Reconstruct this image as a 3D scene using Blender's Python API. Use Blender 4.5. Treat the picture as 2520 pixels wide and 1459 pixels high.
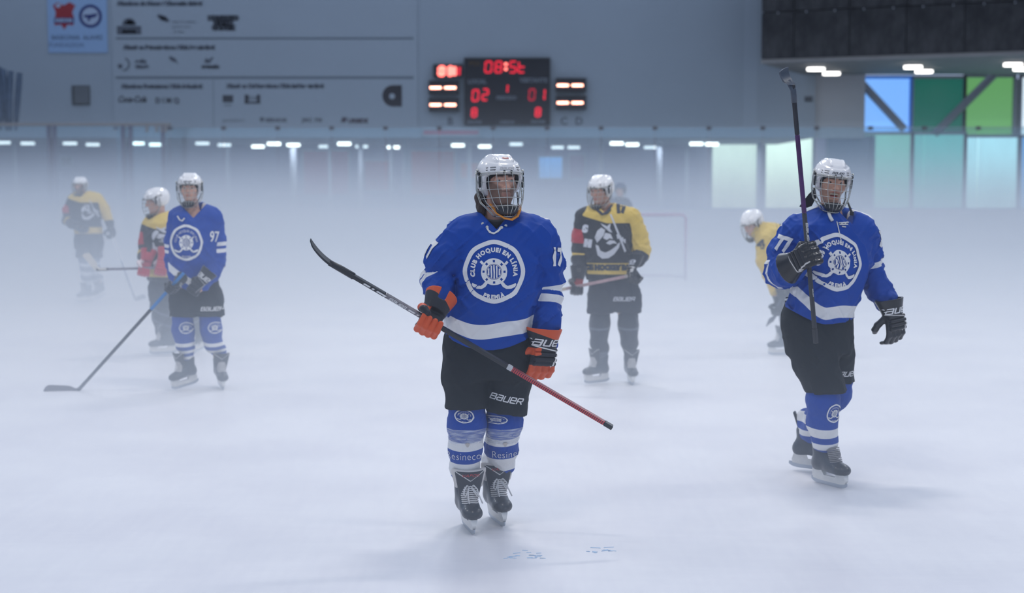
import bpy, bmesh, math, random
import numpy as np
from mathutils import Vector, Matrix, noise as mnoise
from mathutils.bvhtree import BVHTree

for o in list(bpy.data.objects):
    bpy.data.objects.remove(o)
C = bpy.context.scene.collection
SC = bpy.context.scene
PI = math.pi
R = math.radians

# ------------------------------------------------------------------ camera
FPX, CX, CY, CAMH = 3500.0, 1260.0, 729.5, 1.71
TILT = math.atan(252.5 / FPX)
cam_d = bpy.data.cameras.new('camera')
cam = bpy.data.objects.new('camera', cam_d); C.objects.link(cam)
cam_d.sensor_width = 36.0
cam_d.lens = 36.0 * FPX / 2520.0
cam_d.clip_start = 0.1; cam_d.clip_end = 300
cam.location = (0, 0, CAMH)
cam.rotation_euler = (PI / 2 - TILT, 0, 0)
cam_d.dof.use_dof = True
cam_d.dof.focus_distance = 7.1
cam_d.dof.aperture_fstop = 2.0
SC.camera = cam

def at(px, py, Y):
    """the point of the hall that stands at depth Y and shows at this place of a 2520 x 1459 frame"""
    u = (px - CX) / FPX; v = (CY - py) / FPX
    c, s = math.cos(TILT), math.sin(TILT)
    dy = c + v * s; dz = -s + v * c
    k = Y / dy
    return Vector((u * k, Y, CAMH + dz * k))

# ------------------------------------------------------------------ world, lamps, exposure
w = bpy.data.worlds.new('hall_air'); SC.world = w; w.use_nodes = True
bg = w.node_tree.nodes['Background']
bg.inputs[0].default_value = (0.54, 0.675, 0.94, 1)
bg.inputs[1].default_value = 0.70
SC.view_settings.view_transform = 'Standard'
SC.view_settings.look = 'None'
SC.view_settings.exposure = 0.0
SC.view_settings.gamma = 1.0
SC.view_settings.use_curve_mapping = False
cy = SC.cycles
cy.max_bounces = 5; cy.diffuse_bounces = 2; cy.glossy_bounces = 2
cy.transmission_bounces = 3; cy.transparent_max_bounces = 12; cy.volume_bounces = 1
cy.volume_step_rate = 1.0
cy.caustics_reflective = False; cy.caustics_refractive = False
cy.sample_clamp_indirect = 4.0
cy.use_denoising = True

def area(name, loc, sx, sy, power, col, rot=(0, 0, 0), spread=PI):
    l = bpy.data.lights.new(name, 'AREA'); l.shape = 'RECTANGLE'; l.size = sx; l.size_y = sy
    l.energy = power; l.color = col; l.spread = spread
    o = bpy.data.objects.new(name, l); C.objects.link(o); o.location = loc; o.rotation_euler = rot
    return o
# rows of high-bay lamps over the ice
for i, y in enumerate((3.5, 10.0, 17.0, 24.5, 33.0)):
    for j, x in enumerate((-8.5, 0.0, 8.5)):
        area('hall_lamp', (x + (0.8 if i % 2 else -0.6), y, 8.6), 1.6, 0.5, (78, 165, 215, 125, 70)[i] * ((0.5, 1.35, 0.5), (0.7, 1.15, 0.85), (0.6, 1.1, 0.9), (0.5, 1.0, 0.9), (0.5, 1.0, 0.9))[i][j], ((1.0, 0.94, 0.88), (1.0, 0.97, 0.94), (0.90, 0.94, 1.0), (0.84, 0.91, 1.0), (0.8, 0.9, 1.0))[i])

# area lights added among the soffit lamps to brighten the low walkway
for x in (-14.0, -7.0, 0.0, 7.0):
    area('walkway_fill', (x, 52.0, 3.45), 4.0, 0.6, 85, (0.95, 0.93, 1.0))

# ------------------------------------------------------------------ small helpers
MATS = {}
def mat(name, col=(0.8, 0.8, 0.8), rough=0.6, metal=0.0, bump=0.0, bscale=60.0, spec=0.5, vary=0.0, vscale=8.0, coat=0.0, sheen=0.0, emit=None, estr=0.0):
    """a Principled material with a little procedural unevenness in colour and relief"""
    if name in MATS: return MATS[name]
    m = bpy.data.materials.new(name); m.use_nodes = True
    nt = m.node_tree; b = nt.nodes['Principled BSDF']
    b.inputs['Base Color'].default_value = (*col, 1); b.inputs['Roughness'].default_value = rough
    b.inputs['Metallic'].default_value = metal; b.inputs['Specular IOR Level'].default_value = spec
    if coat: b.inputs['Coat Weight'].default_value = coat; b.inputs['Coat Roughness'].default_value = 0.08
    if sheen: b.inputs['Sheen Weight'].default_value = sheen
    if emit:
        b.inputs['Emission Color'].default_value = (*emit, 1); b.inputs['Emission Strength'].default_value = estr
    if bump or vary:
        tc = nt.nodes.new('ShaderNodeTexCoord')
    if vary:
        n = nt.nodes.new('ShaderNodeTexNoise'); n.inputs['Scale'].default_value = vscale; n.inputs['Detail'].default_value = 3
        nt.links.new(tc.outputs['Object'], n.inputs['Vector'])
        mx = nt.nodes.new('ShaderNodeMix'); mx.data_type = 'RGBA'
        mx.inputs[6].default_value = (*[c * (1 - vary) for c in col], 1); mx.inputs[7].default_value = (*[min(1, c * (1 + vary)) for c in col], 1)
        nt.links.new(n.outputs['Fac'], mx.inputs[0]); nt.links.new(mx.outputs[2], b.inputs['Base Color'])
    if bump:
        n2 = nt.nodes.new('ShaderNodeTexNoise'); n2.inputs['Scale'].default_value = bscale; n2.inputs['Detail'].default_value = 2
        nt.links.new(tc.outputs['Object'], n2.inputs['Vector'])
        bp = nt.nodes.new('ShaderNodeBump'); bp.inputs['Strength'].default_value = bump; bp.inputs['Distance'].default_value = 0.01
        nt.links.new(n2.outputs['Fac'], bp.inputs['Height']); nt.links.new(bp.outputs['Normal'], b.inputs['Normal'])
    MATS[name] = m
    return m

def link(name, me, m=None, parent=None, label=None, kind=None, loc=None):
    o = bpy.data.objects.new(name, me); C.objects.link(o)
    if m is not None and len(me.materials) == 0: me.materials.append(m)
    if parent is not None: o.parent = parent
    if label: o['label'] = label
    if kind: o['kind'] = kind
    if loc is not None: o.location = loc
    return o
def thing(name, label, cat, loc=(0, 0, 0), rz=0.0, group=None):
    o = bpy.data.objects.new(name, None); C.objects.link(o); o.empty_display_size = 0.1
    o.location = loc; o.rotation_euler = (0, 0, rz); o['label'] = label; o['category'] = cat
    if group: o['group'] = group
    return o
def tag(o, label, cat, group=None):
    o['label'] = label; o['category'] = cat
    if group: o['group'] = group
    return o
def mesh_np(name, V, F, smooth=False):
    me = bpy.data.meshes.new(name)
    V = np.asarray(V, dtype=np.float32); 
    if isinstance(F, np.ndarray) and F.ndim == 2:
        n, k = F.shape
        me.vertices.add(len(V)); me.vertices.foreach_set('co', V.ravel())
        me.loops.add(n * k); me.loops.foreach_set('vertex_index', F.astype(np.int32).ravel())
        me.polygons.add(n); me.polygons.foreach_set('loop_start', np.arange(0, n * k, k, dtype=np.int32))
        me.update(calc_edges=True)
    else:
        me.from_pydata([tuple(v) for v in V], [], [tuple(f) for f in F]); me.update()
    if smooth: me.polygons.foreach_set('use_smooth', np.ones(len(me.polygons), dtype=bool))
    return me
class MB:
    """collects simple shapes into one mesh"""
    def __init__(s): s.V = []; s.F = []
    def add(s, V, F):
        k = len(s.V); s.V += [tuple(v) for v in V]; s.F += [tuple(i + k for i in f) for f in F]; return s
    def box(s, c, d, M=None, bev=0.0):
        x, y, z = d[0] / 2, d[1] / 2, d[2] / 2
        if bev <= 0:
            V = [Vector((i * x, j * y, k * z)) for i in (-1, 1) for j in (-1, 1) for k in (-1, 1)]
            F = [(0, 1, 3, 2), (4, 6, 7, 5), (0, 4, 5, 1), (2, 3, 7, 6), (0, 2, 6, 4), (1, 5, 7, 3)]
        else:
            bm = bmesh.new(); bmesh.ops.create_cube(bm, size=1.0)
            for v in bm.verts: v.co = Vector((v.co.x * d[0], v.co.y * d[1], v.co.z * d[2]))
            bmesh.ops.bevel(bm, geom=bm.edges[:], offset=bev, segments=2, affect='EDGES', profile=0.5)
            V = [v.co.copy() for v in bm.verts]; bm.verts.index_update(); F = [[v.index for v in f.verts] for f in bm.faces]; bm.free()
        if M is not None: V = [M @ v for v in V]
        return s.add([v + Vector(c) for v in V], F)
    def tube(s, pts, r, n=8, cap=True, flat=1.0, up=None):
        pts = [Vector(p) for p in pts]; m = len(pts)
        rr = r if isinstance(r, (list, tuple)) else [r] * m
        V = []; prev = None
        for i, p in enumerate(pts):
            t = (pts[min(i + 1, m - 1)] - pts[max(i - 1, 0)]).normalized()
            if prev is None:
                a = Vector(up) if up is not None else (Vector((0, 0, 1)) if abs(t.z) < 0.9 else Vector((1, 0, 0)))
            else: a = prev
            b = t.cross(a).normalized(); a = b.cross(t).normalized(); prev = a
            for j in range(n):
                an = 2 * PI * j / n
                V.append(p + a * math.cos(an) * rr[i] * flat + b * math.sin(an) * rr[i])
        F = [(i * n + j, i * n + (j + 1) % n, (i + 1) * n + (j + 1) % n, (i + 1) * n + j) for i in range(m - 1) for j in range(n)]
        if cap: F += [tuple(reversed(range(n))), tuple((m - 1) * n + j for j in range(n))]
        return s.add(V, F)
    def prism(s, poly, z0, z1):
        n = len(poly); V = [(x, y, z0) for x, y in poly] + [(x, y, z1) for x, y in poly]
        F = [tuple(reversed(range(n))), tuple(range(n, 2 * n))] + [(i, (i + 1) % n, n + (i + 1) % n, n + i) for i in range(n)]
        return s.add(V, F)
    def build(s, name, m, parent=None, label=None, kind=None, smooth=False, loc=None):
        me = mesh_np(name, s.V, s.F, smooth)
        bm = bmesh.new(); bm.from_mesh(me); bmesh.ops.recalc_face_normals(bm, faces=bm.faces); bm.to_mesh(me); bm.free()
        return link(name, me, m, parent, label, kind, loc)
def text_mesh(body, size=1.0, shear=0.0, offset=0.0, extrude=0.0, align='CENTER', spacing=1.0, sx=1.0):
    cu = bpy.data.curves.new('t', 'FONT'); cu.body = body; cu.size = size; cu.shear = shear; cu.offset = offset
    cu.extrude = extrude; cu.align_x = align; cu.align_y = 'CENTER'; cu.space_character = spacing; cu.resolution_u = 3
    ob = bpy.data.objects.new('t', cu); C.objects.link(ob)
    dg = bpy.context.evaluated_depsgraph_get(); me = bpy.data.meshes.new_from_object(ob.evaluated_get(dg))
    bpy.data.objects.remove(ob); bpy.data.curves.remove(cu)
    V = [(v.co.x * sx, v.co.y, v.co.z) for v in me.vertices]; F = [tuple(p.vertices) for p in me.polygons]
    bpy.data.meshes.remove(me)
    return V, F
# ================================================================== the hall
WY = 48.2      # face of the white end wall
BY = 46.0      # end boards
# ---- ice
def ice_material():
    m = bpy.data.materials.new('ice'); m.use_nodes = True; nt = m.node_tree; N = nt.nodes; L = nt.links
    b = N['Principled BSDF']; b.inputs['Roughness'].default_value = 0.42; b.inputs['Specular IOR Level'].default_value = 0.35
    tc = N.new('ShaderNodeTexCoord')
    def noise(scale, detail, sc=(1, 1, 1), rot=0.0):
        mp = N.new('ShaderNodeMapping'); mp.inputs['Scale'].default_value = sc; mp.inputs['Rotation'].default_value = (0, 0, rot)
        n = N.new('ShaderNodeTexNoise'); n.inputs['Scale'].default_value = scale; n.inputs['Detail'].default_value = detail
        L.new(tc.outputs['Object'], mp.inputs['Vector']); L.new(mp.outputs['Vector'], n.inputs['Vector']); return n
    n1 = noise(0.9, 4, (1, 1.0, 1), 0.3)        # cloudy scuffed patches
    n2 = noise(22.0, 5, (1, 0.12, 1), 0.5)       # skate scratches one way
    n3 = noise(25.0, 5, (0.1, 1, 1), 0.25)       # and the other
    r1 = N.new('ShaderNodeValToRGB'); r1.color_ramp.elements[0].position = 0.34; r1.color_ramp.elements[1].position = 0.62
    r1.color_ramp.elements[0].color = (0.745, 0.735, 0.76, 1); r1.color_ramp.elements[1].color = (0.82, 0.81, 0.82, 1)
    L.new(n1.outputs['Fac'], r1.inputs['Fac'])
    ad = N.new('ShaderNodeMath'); ad.operation = 'ADD'; L.new(n2.outputs['Fac'], ad.inputs[0]); L.new(n3.outputs['Fac'], ad.inputs[1])
    r2 = N.new('ShaderNodeValToRGB'); r2.color_ramp.elements[0].position = 0.40; r2.color_ramp.elements[1].position = 0.60
    r2.color_ramp.elements[0].color = (0.965, 0.965, 0.975, 1); r2.color_ramp.elements[1].color = (1, 1, 1, 1)
    hf = N.new('ShaderNodeMath'); hf.operation = 'MULTIPLY'; hf.inputs[1].default_value = 0.5; L.new(ad.outputs[0], hf.inputs[0]); L.new(hf.outputs[0], r2.inputs['Fac'])
    mx = N.new('ShaderNodeMix'); mx.data_type = 'RGBA'; mx.blend_type = 'MULTIPLY'; mx.inputs[0].default_value = 1
    L.new(r1.outputs['Color'], mx.inputs[6]); L.new(r2.outputs['Color'], mx.inputs[7]); L.new(mx.outputs[2], b.inputs['Base Color'])
    bp = N.new('ShaderNodeBump'); bp.inputs['Strength'].default_value = 0.10; bp.inputs['Distance'].default_value = 0.01
    L.new(hf.outputs[0], bp.inputs['Height']); L.new(bp.outputs['Normal'], b.inputs['Normal'])
    return m
ICE = ice_material()
FLOOR = MB().box((0, 25.5, -0.15), (60, 62, 0.3)).build('floor', ICE, kind='structure')
# small blue scrapes of paint in the ice near the skates
for px, py, s in ((1300, 1372, 1.0), (1262, 1384, 0.7), (1322, 1384, 0.6), (1480, 1364, 0.9), (1458, 1371, 0.4)):
    Y = FPX * CAMH / (py - 477); p = at(px, py, Y)
    rr = random.Random(px)
    for k in range(7):
        ang = rr.uniform(-0.35, 0.35); l = rr.uniform(.012, .035) * s * 1.6; x = rr.uniform(-.06, .06) * s; y = rr.uniform(-.05, .05) * s
        o = MB().box((0, 0, 0), (l, 0.005, 0.002), Matrix.Rotation(ang, 3, 'Z')).build('scrape', mat('scrape_blue', (0.50, 0.66, 0.84), 0.5), loc=(p.x + x, Y + y, 0.0012), kind='stuff')
        o.parent = FLOOR; o.location.z += 0.0; o.matrix_parent_inverse = Matrix()

# ---- walls
WALLC = (0.43, 0.49, 0.545)
wall_m = mat('wall_paint', WALLC, 0.8, vary=0.06, vscale=0.35, bump=0.05, bscale=3)
wall_side = mat('wall_side_paint', (0.66, 0.66, 0.68), 0.8, vary=0.04, vscale=0.5)
low_m = mat('lower_wall_paint', (0.34, 0.30, 0.46), 0.8, vary=0.3, vscale=0.35)
steel = mat('painted_steel', (0.13, 0.15, 0.2), 0.45, vary=0.1)
alu = mat('aluminium', (0.42, 0.44, 0.47), 0.35, 0.6, vary=0.1)
MB().box((-7.4, WY + 0.2, 7.9), (35.2, 0.4, 8.6)).build('wall_back', wall_m, kind='structure')
MB().box((0, 56.2, 3.0), (60, 0.3, 6.4)).build('wall_lower_back', low_m, kind='structure')
MB().box((-7.4, 52.3, 3.75), (35.2, 7.8, 0.3)).build('ceiling', mat('soffit', (0.33, 0.35, 0.42), 0.8), kind='structure')
MB().box((-25.1, 24.5, 6), (0.3, 64, 12.4)).build('wall_left', mat('left_wall', (0.36, 0.42, 0.5), 0.8, vary=.05, vscale=.4), kind='structure')
MB().box((27, 24.5, 6), (0.3, 64, 12.4)).build('wall_right', mat('right_wall', (0.45, 0.47, 0.5), 0.8, vary=.05, vscale=.4), kind='structure')
MB().box((0, 50.5, 0.06), (52, 11.3, 0.14)).build('floor_walkway', mat('walkway', (0.2, 0.21, 0.24), 0.7, vary=.1), kind='structure')
# pale return of wall between the end wall and the windows
WX0 = at(2000, 300, WY).x; WX1 = at(2106, 300, 49.0).x
MB().box(((10.2 + 11.95) / 2, 48.75, 6.6), (1.75, 0.5, 6.0)).build('wall_return', wall_side, kind='structure')
MB().box((11.6, 49.0, 2.0), (1.6, 0.4, 3.4)).build('wall_pier', mat('pier_paint', (0.25, 0.33, 0.45), 0.8), kind='structure')

# ---- coloured windows of the upper floor
def pane_mat(name, col, s):
    m = mat(name, tuple(c * 0.4 for c in col), 0.25, emit=col, estr=s); return m
wd = 49.3
def window(i, x0, x1, y0, y1, col, s, brace=None, Y=wd, lab=''):
    a = at(x0, y0, Y); b = at(x1, y1, Y)
    t = bpy.data.objects.new('window_%d' % i, None); C.objects.link(t); t.location = (a.x, Y, b.z); t['kind'] = 'structure'
    w_, h_ = b.x - a.x, a.z - b.z
    MB().box((w_ / 2, 0.06, h_ / 2), (w_ - 0.06, 0.02, h_ - 0.06)).build('pane', pane_mat('pane_' + lab, col, s), t)
    fr = MB()
    for (cx, cz, dx, dz) in ((w_ / 2, 0, w_ + .1, .1), (w_ / 2, h_, w_ + .1, .1), (0, h_ / 2, .1, h_), (w_, h_ / 2, .1, h_)):
        fr.box((cx, 0, cz), (dx, 0.14, dz))
    fr.build('window_frame', alu if lab != 'blue' else mat('frame_blue_glow', (0.05, 0.2, 0.6), 0.4, emit=(0.05, 0.25, 0.9), estr=0.25), t)  # the blue window's frame is given a faint glow of its own
    if brace:
        p = at(brace[0], brace[1], Y - .35); q = at(brace[2], brace[3], Y - .35)
        o = MB().tube([p, q], 0.14, 6).build('trim_%d' % (i + 10), mat('brace_paint', (0.36, 0.38, 0.42), 0.6), kind='structure')
    return t
window(1, 2112, 2238, 190, 420, (0.20, 0.47, 1.0), 1.0, (2105, 188, 2225, 318), lab='blue')
window(2, 2245, 2368, 190, 470, (0.004, 0.125, 0.09), 0.8, None, lab='green')
window(3, 2375, 2490, 187, 470, (0.18, 0.52, 0.17), 0.62, (2452, 178, 2300, 330), lab='lime')
window(4, 2512, 2640, 187, 470, (0.75, 0.9, 1.0), 0.95, None, lab='white')
MB().box((at(2300, 300, 49.4).x + 1, 49.75, 2.9), (8.6, 0.3, 5.5)).build('wall_window_infill', mat('infill', (0.16, 0.17, 0.2), 0.8), kind='structure')
# lower windows seen through the glass
window(5, 1750, 1862, 330, 640, (0.80, 0.90, 0.78), 1.2, Y=55.0, lab='pale')
window(6, 1882, 1998, 318, 640, (0.88, 1.0, 0.84), 1.45, Y=55.0, lab='bright')
window(7, 2116, 2238, 328, 640, (0.22, 0.52, 0.46), 1.0, Y=49.0, lab='teal')
window(8, 2246, 2368, 328, 640, (0.16, 0.50, 0.50), 1.0, Y=49.0, lab='sea')
window(9, 2376, 2500, 335, 640, (0.52, 0.88, 0.98), 1.15, Y=49.0, lab='ice')
window(10, 2510, 2640, 335, 640, (0.16, 0.42, 0.85), 1.0, Y=49.0, lab='deep')
# ---- columns and dim things of the lower level
colm = mat('column_paint', (0.42, 0.44, 0.52), 0.7, vary=.05)
for px, Y, wpx in ((722, 52.5, 16), (812, 54, 10), (888, 53, 12), (965, 52.5, 9), (998, 52, 14), (1155, 54, 10), (1478, 54, 12), (1622, 52.5, 14), (1690, 54, 10), (560, 53, 11), (36, 52, 10), (1870, 53, 12)):
    p = at(px, 400, Y); r = wpx / FPX * Y / 2
    o = MB().tube([(0, 0, 0), (0, 0, 3.5)], r, 12).build('trim_%d' % (30 + px % 97), colm, kind='structure', loc=(p.x, Y, 0.1), smooth=False)
# seats, hoardings and doors along the walkway, mostly lost in the haze
def wall_panel(px0, px1, py0, py1, Y, col, name, label, cat, em=0):
    a = at(px0, py0, Y); b = at(px1, py1, Y)
    w_, h_ = b.x - a.x, a.z - b.z
    mb = MB().box((w_ / 2, 0, h_ / 2), (w_, .05, h_), bev=0.01)
    t = thing(name, label, cat, (a.x, Y, b.z))
    mb.build('panel', mat('wp_%s_%d' % (name, px0), col, .6, vary=.25, vscale=1.2, emit=col if em else None, estr=em), t)
    fr = MB()
    for (cx, cz, dx, dz) in ((w_ / 2, 0, w_ + .06, .06), (w_ / 2, h_, w_ + .06, .06), (0, h_ / 2, .06, h_), (w_, h_ / 2, .06, h_)): fr.box((cx, -.02, cz), (dx, .07, dz))
    fr.build('frame', alu, t)
wall_panel(745, 860, 370, 480, 56.02, (.55, .10, .2), 'poster', 'dull red poster on the lower wall behind the glass, beside the first white column', 'poster')
wall_panel(895, 960, 395, 470, 56.02, (.5, .14, .2), 'poster', 'small maroon poster between two thin white columns behind the glass', 'poster')
wall_panel(1010, 1120, 370, 480, 56.02, (.65, .13, .14), 'poster', 'wide red poster behind the glass just left of the bearded player', 'poster')
wall_panel(1132, 1180, 400, 440, 56.02, (.85, .22, .14), 'poster', 'narrow orange-red poster nearest the white helmet of the bearded player', 'poster')
wall_panel(1325, 1385, 385, 440, 56.02, (.16, .42, .9), 'screen', 'glowing blue screen behind the glass right of the bearded player', 'screen', .65)
wall_panel(1400, 1440, 380, 440, 56.02, (.30, .14, .28), 'poster', 'dark violet poster beside the glowing blue screen', 'poster')
wall_panel(1040, 1180, 318, 334, 48.17, (.75, .16, .2), 'reflection', 'long thin painted red reflection under the left end of the scoreboard', 'reflection')  # stands in for a red reflection in the glass, painted as a panel
wall_panel(1560, 1600, 300, 330, 56.02, (.3, .2, .3), 'poster', 'small dim poster behind the glass near the goal', 'poster')
wall_panel(150, 178, 385, 410, 56.02, (.08, .08, .1), 'notice_board', 'small dark notice on the pale wall behind the glass doors', 'notice')

# ---- lamps under the soffit, seen through the glass
LG = mat('lamp_glow', (1, 1, 1), 0.4, emit=(1.0, 0.98, 0.93), estr=5.0)
LGD = mat('lamp_glow_dim', (1, 1, 1), 0.4, emit=(0.9, 0.95, 1.0), estr=1.7)
rim_m = mat('lamp_rim', (0.5, 0.52, 0.55), .5)
def oval(n, a, b, z0, z1, rx=0.0):
    p = [(math.copysign(abs(math.cos(t)) ** .55, math.cos(t)) * a, math.copysign(abs(math.sin(t)) ** .55, math.sin(t)) * b) for t in [2 * PI * (i + .5) / n for i in range(n)]]
    mb = MB(); mb.prism(p, z0, z1); return mb
lamp_me = None
def ceiling_lamp(x, y, z, a, h, label, group, m, rz=0.0, em=True):
    t = thing('ceiling_light', label, 'light', (x, y, z), rz, group)
    oval(14, a * 1.06, a * .6, -h * .35, 0).build('housing', rim_m, t)
    oval(14, a, a * .55, -h, -h * .3).build('diffuser', m, t)
SOF = [(8, 348, 0), (68, 350, 0), (172, 350, 0), (228, 353, 0), (338, 350, 1), (384, 353, 1), (498, 350, 0), (552, 354, 0), (635, 358, 1), (674, 351, 1), (722, 354, 1), (800, 358, 0), (847, 351, 1), (890, 358, 0), (968, 360, 1), (1127, 355, 1), (1193, 358, 1), (1270, 352, 0), (1372, 362, 0), (1412, 362, 0), (1518, 350, 1), (1556, 353, 1), (1600, 361, 0), (1714, 351, 1), (1752, 352, 1)]
ORD = 'first second third fourth fifth sixth seventh eighth ninth tenth eleventh twelfth thirteenth fourteenth fifteenth sixteenth seventeenth eighteenth nineteenth twentieth twenty-first twenty-second twenty-third twenty-fourth twenty-fifth'.split()
for n_, (px, py, b) in enumerate(sorted(SOF)):
    z = 3.6; Y = FPX * (z - CAMH) / (477 - (py - 3)); Y = max(48.8, min(Y, 55.3)); p = at(px, py - 4, Y)
    ceiling_lamp(p.x, Y, z, 0.235, 0.15, '%s lamp from the left in the %s row under the walkway ceiling' % (ORD[n_], 'glowing'), 'lamps under the walkway ceiling', LG if b else LGD)

# ---- dark box of the upper floor, top right
DX = [(7.62, 44.0), (17.6, 40.3), (19.6, 48.05), (9.8, 48.15)]
def dark_panel_mat():
    m = bpy.data.materials.new('dark_hoarding'); m.use_nodes = True; nt = m.node_tree; b = nt.nodes['Principled BSDF']
    tc = nt.nodes.new('ShaderNodeTexCoord'); n = nt.nodes.new('ShaderNodeTexNoise'); n.inputs['Scale'].default_value = 1.6; n.inputs['Detail'].default_value = 8; n.inputs['Roughness'].default_value = .7
    mp = nt.nodes.new('ShaderNodeMapping'); mp.inputs['Scale'].default_value = (1, 1, .5)
    nt.links.new(tc.outputs['Object'], mp.inputs[0]); nt.links.new(mp.outputs[0], n.inputs['Vector'])
    r = nt.nodes.new('ShaderNodeValToRGB'); r.color_ramp.elements[0].position = .38; r.color_ramp.elements[1].position = .78
    r.color_ramp.elements[0].color = (.012, .012, .015, 1); r.color_ramp.elements[1].color = (.09, .088, .09, 1)
    nt.links.new(n.outputs['Fac'], r.inputs['Fac']); nt.links.new(r.outputs['Color'], b.inputs['Base Color']); b.inputs['Roughness'].default_value = .8
    return m
dkm = dark_panel_mat()
mz = thing('mezzanine_box', 'large black panelled box of the upper floor jutting over the rink corner', 'mezzanine', (7.62, 44.0, 5.7))
ux = (DX[1][0] - DX[0][0]); uy = (DX[1][1] - DX[0][1]); ul = math.hypot(ux, uy); ux /= ul; uy /= ul
Mr = Matrix.Rotation(math.atan2(uy, ux), 3, 'Z')
MB().prism([(x - 7.62 , y - 44.0) for x, y in [(DX[0][0] + .1, DX[0][1] + .12), (DX[1][0], DX[1][1] + .15), DX[2], DX[3]]], 0.12, 4.6).build('core', mat('core_dark', (.05, .05, .06), .8), mz)
MB().prism([(x - 7.62, y - 44.0) for x, y in DX], 0.0, 0.12).build('edge_beam', mat('edge_beam', (.30, .29, .28), .7, vary=.15, vscale=2), mz)
x = 0.0; k = 0
pw = [1.0, 1.65, 1.65, 1.65, 1.65, 1.65, 1.65]
for wdt in pw:
    for row, (z0, z1) in enumerate(((.13, 1.52), (1.55, 3.2), (3.23, 4.6))):
        cx = x + wdt / 2
        MB().box((0, 0, 0), (wdt - .03, .04, z1 - z0), bev=.008).build('panel', dkm, mz, loc=(cx * ux, cx * uy - .03, (z0 + z1) / 2)).rotation_euler = (0, 0, math.atan2(uy, ux))
    x += wdt
for i in range(12):
    s = .5 + i * .85
    o = MB().box((0, 0, 0), (.035, .03, .05)).build('bolt', alu, mz, loc=(s * ux, s * uy - .07, 1.5))
for n_, (px, py, Y) in enumerate(((2008, 168, 45.6), (2046, 179, 47.3), (2247, 163, 45.2), (2274, 174, 47.2), (2493, 157, 44.6), (2516, 168, 46.6))):
    z = 5.69; Y = FPX * (z - CAMH) / (477 - py + 1); p = at(px, py, Y)
    ceiling_lamp(p.x, Y, z, .27, .13, 'bright oval lamp, %s from the left under the black upper floor box' % ORD[n_], 'lamps under the upper floor box', mat('lamp_glow_strong', (1, 1, 1), .4, emit=(1, .97, .92), estr=4.0))
# ================================================================== boards, glass, net, goal
def glass_mat():
    m = bpy.data.materials.new('rink_glass'); m.use_nodes = True; nt = m.node_tree; N = nt.nodes; L = nt.links
    N.remove(N['Principled BSDF'])
    tr = N.new('ShaderNodeBsdfTransparent'); tr.inputs[0].default_value = (0.87, 0.96, 0.98, 1)
    df = N.new('ShaderNodeBsdfDiffuse'); df.inputs[0].default_value = (0.62, 0.72, 0.80, 1)
    gl = N.new('ShaderNodeBsdfGlossy'); gl.inputs['Roughness'].default_value = 0.12; gl.inputs[0].default_value = (0.8, 0.9, 1, 1)
    tc = N.new('ShaderNodeTexCoord'); mp = N.new('ShaderNodeMapping'); mp.inputs['Scale'].default_value = (1, 1, 0.25)
    n = N.new('ShaderNodeTexNoise'); n.inputs['Scale'].default_value = 1.3; n.inputs['Detail'].default_value = 5
    L.new(tc.outputs['Object'], mp.inputs[0]); L.new(mp.outputs[0], n.inputs['Vector'])
    r = N.new('ShaderNodeMapRange'); r.inputs[1].default_value = .3; r.inputs[2].default_value = .7; r.inputs[3].default_value = .06; r.inputs[4].default_value = .16
    L.new(n.outputs['Fac'], r.inputs[0])
    m1 = N.new('ShaderNodeMixShader'); L.new(r.outputs[0], m1.inputs[0]); L.new(tr.outputs[0], m1.inputs[1]); L.new(df.outputs[0], m1.inputs[2])
    m2 = N.new('ShaderNodeMixShader'); m2.inputs[0].default_value = 0.07; L.new(m1.outputs[0], m2.inputs[1]); L.new(gl.outputs[0], m2.inputs[2])
    L.new(m2.outputs[0], N['Material Output'].inputs['Surface'])
    return m
glass = glass_mat()
board_white = mat('board_white', (0.74, 0.77, 0.82), 0.5, vary=.05, vscale=.6)
cap_m = mat('board_cap', (0.35, 0.42, 0.62), 0.5)
rail_m = mat('rail_metal', (0.30, 0.27, 0.25), .5, .3)
brk_m = mat('bracket_metal', (0.10, 0.09, 0.10), .5, .2)
rb = thing('rink_barrier', 'white dasher boards and tall hazy glass closing the far end of the ice', 'barrier', (0, BY, 0))
PW = 1.735; x0 = at(1745, 318, BY).x - PW * 18
GT, GB = 3.84, 1.24
for k in range(34):
    xa = x0 + k * PW; xm = xa + PW / 2
    if xa < -13: continue
    MB().box((0, 0, 0), (PW - .02, .10, 1.1), bev=.012).build('board', board_white, rb, loc=(xm, .05, .67))
    MB().box((0, 0, 0), (PW - .025, .015, GT - GB)).build('glass_pane', glass, rb, loc=(xm, .05, (GT + GB) / 2))
    MB().box((0, 0, 0), (.16, .06, .12), bev=.01).build('bracket', brk_m, rb, loc=(xa, .05, GT - .02))
    MB().box((0, 0, 0), (PW - .02, .012, .2), bev=.003).build('kick_strip', mat('kick_yellow', (.72, .66, .35), .6), rb, loc=(xm, -.012, .11))
MB().box((11.5, .05, 1.23), (49, .14, .05)).build('cap_rail', cap_m, rb)
MB().box((11.5, .05, GT + .005), (49, .025, .02)).build('top_wire', mat('top_wire', (.45, .5, .55), .4), rb)
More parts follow.
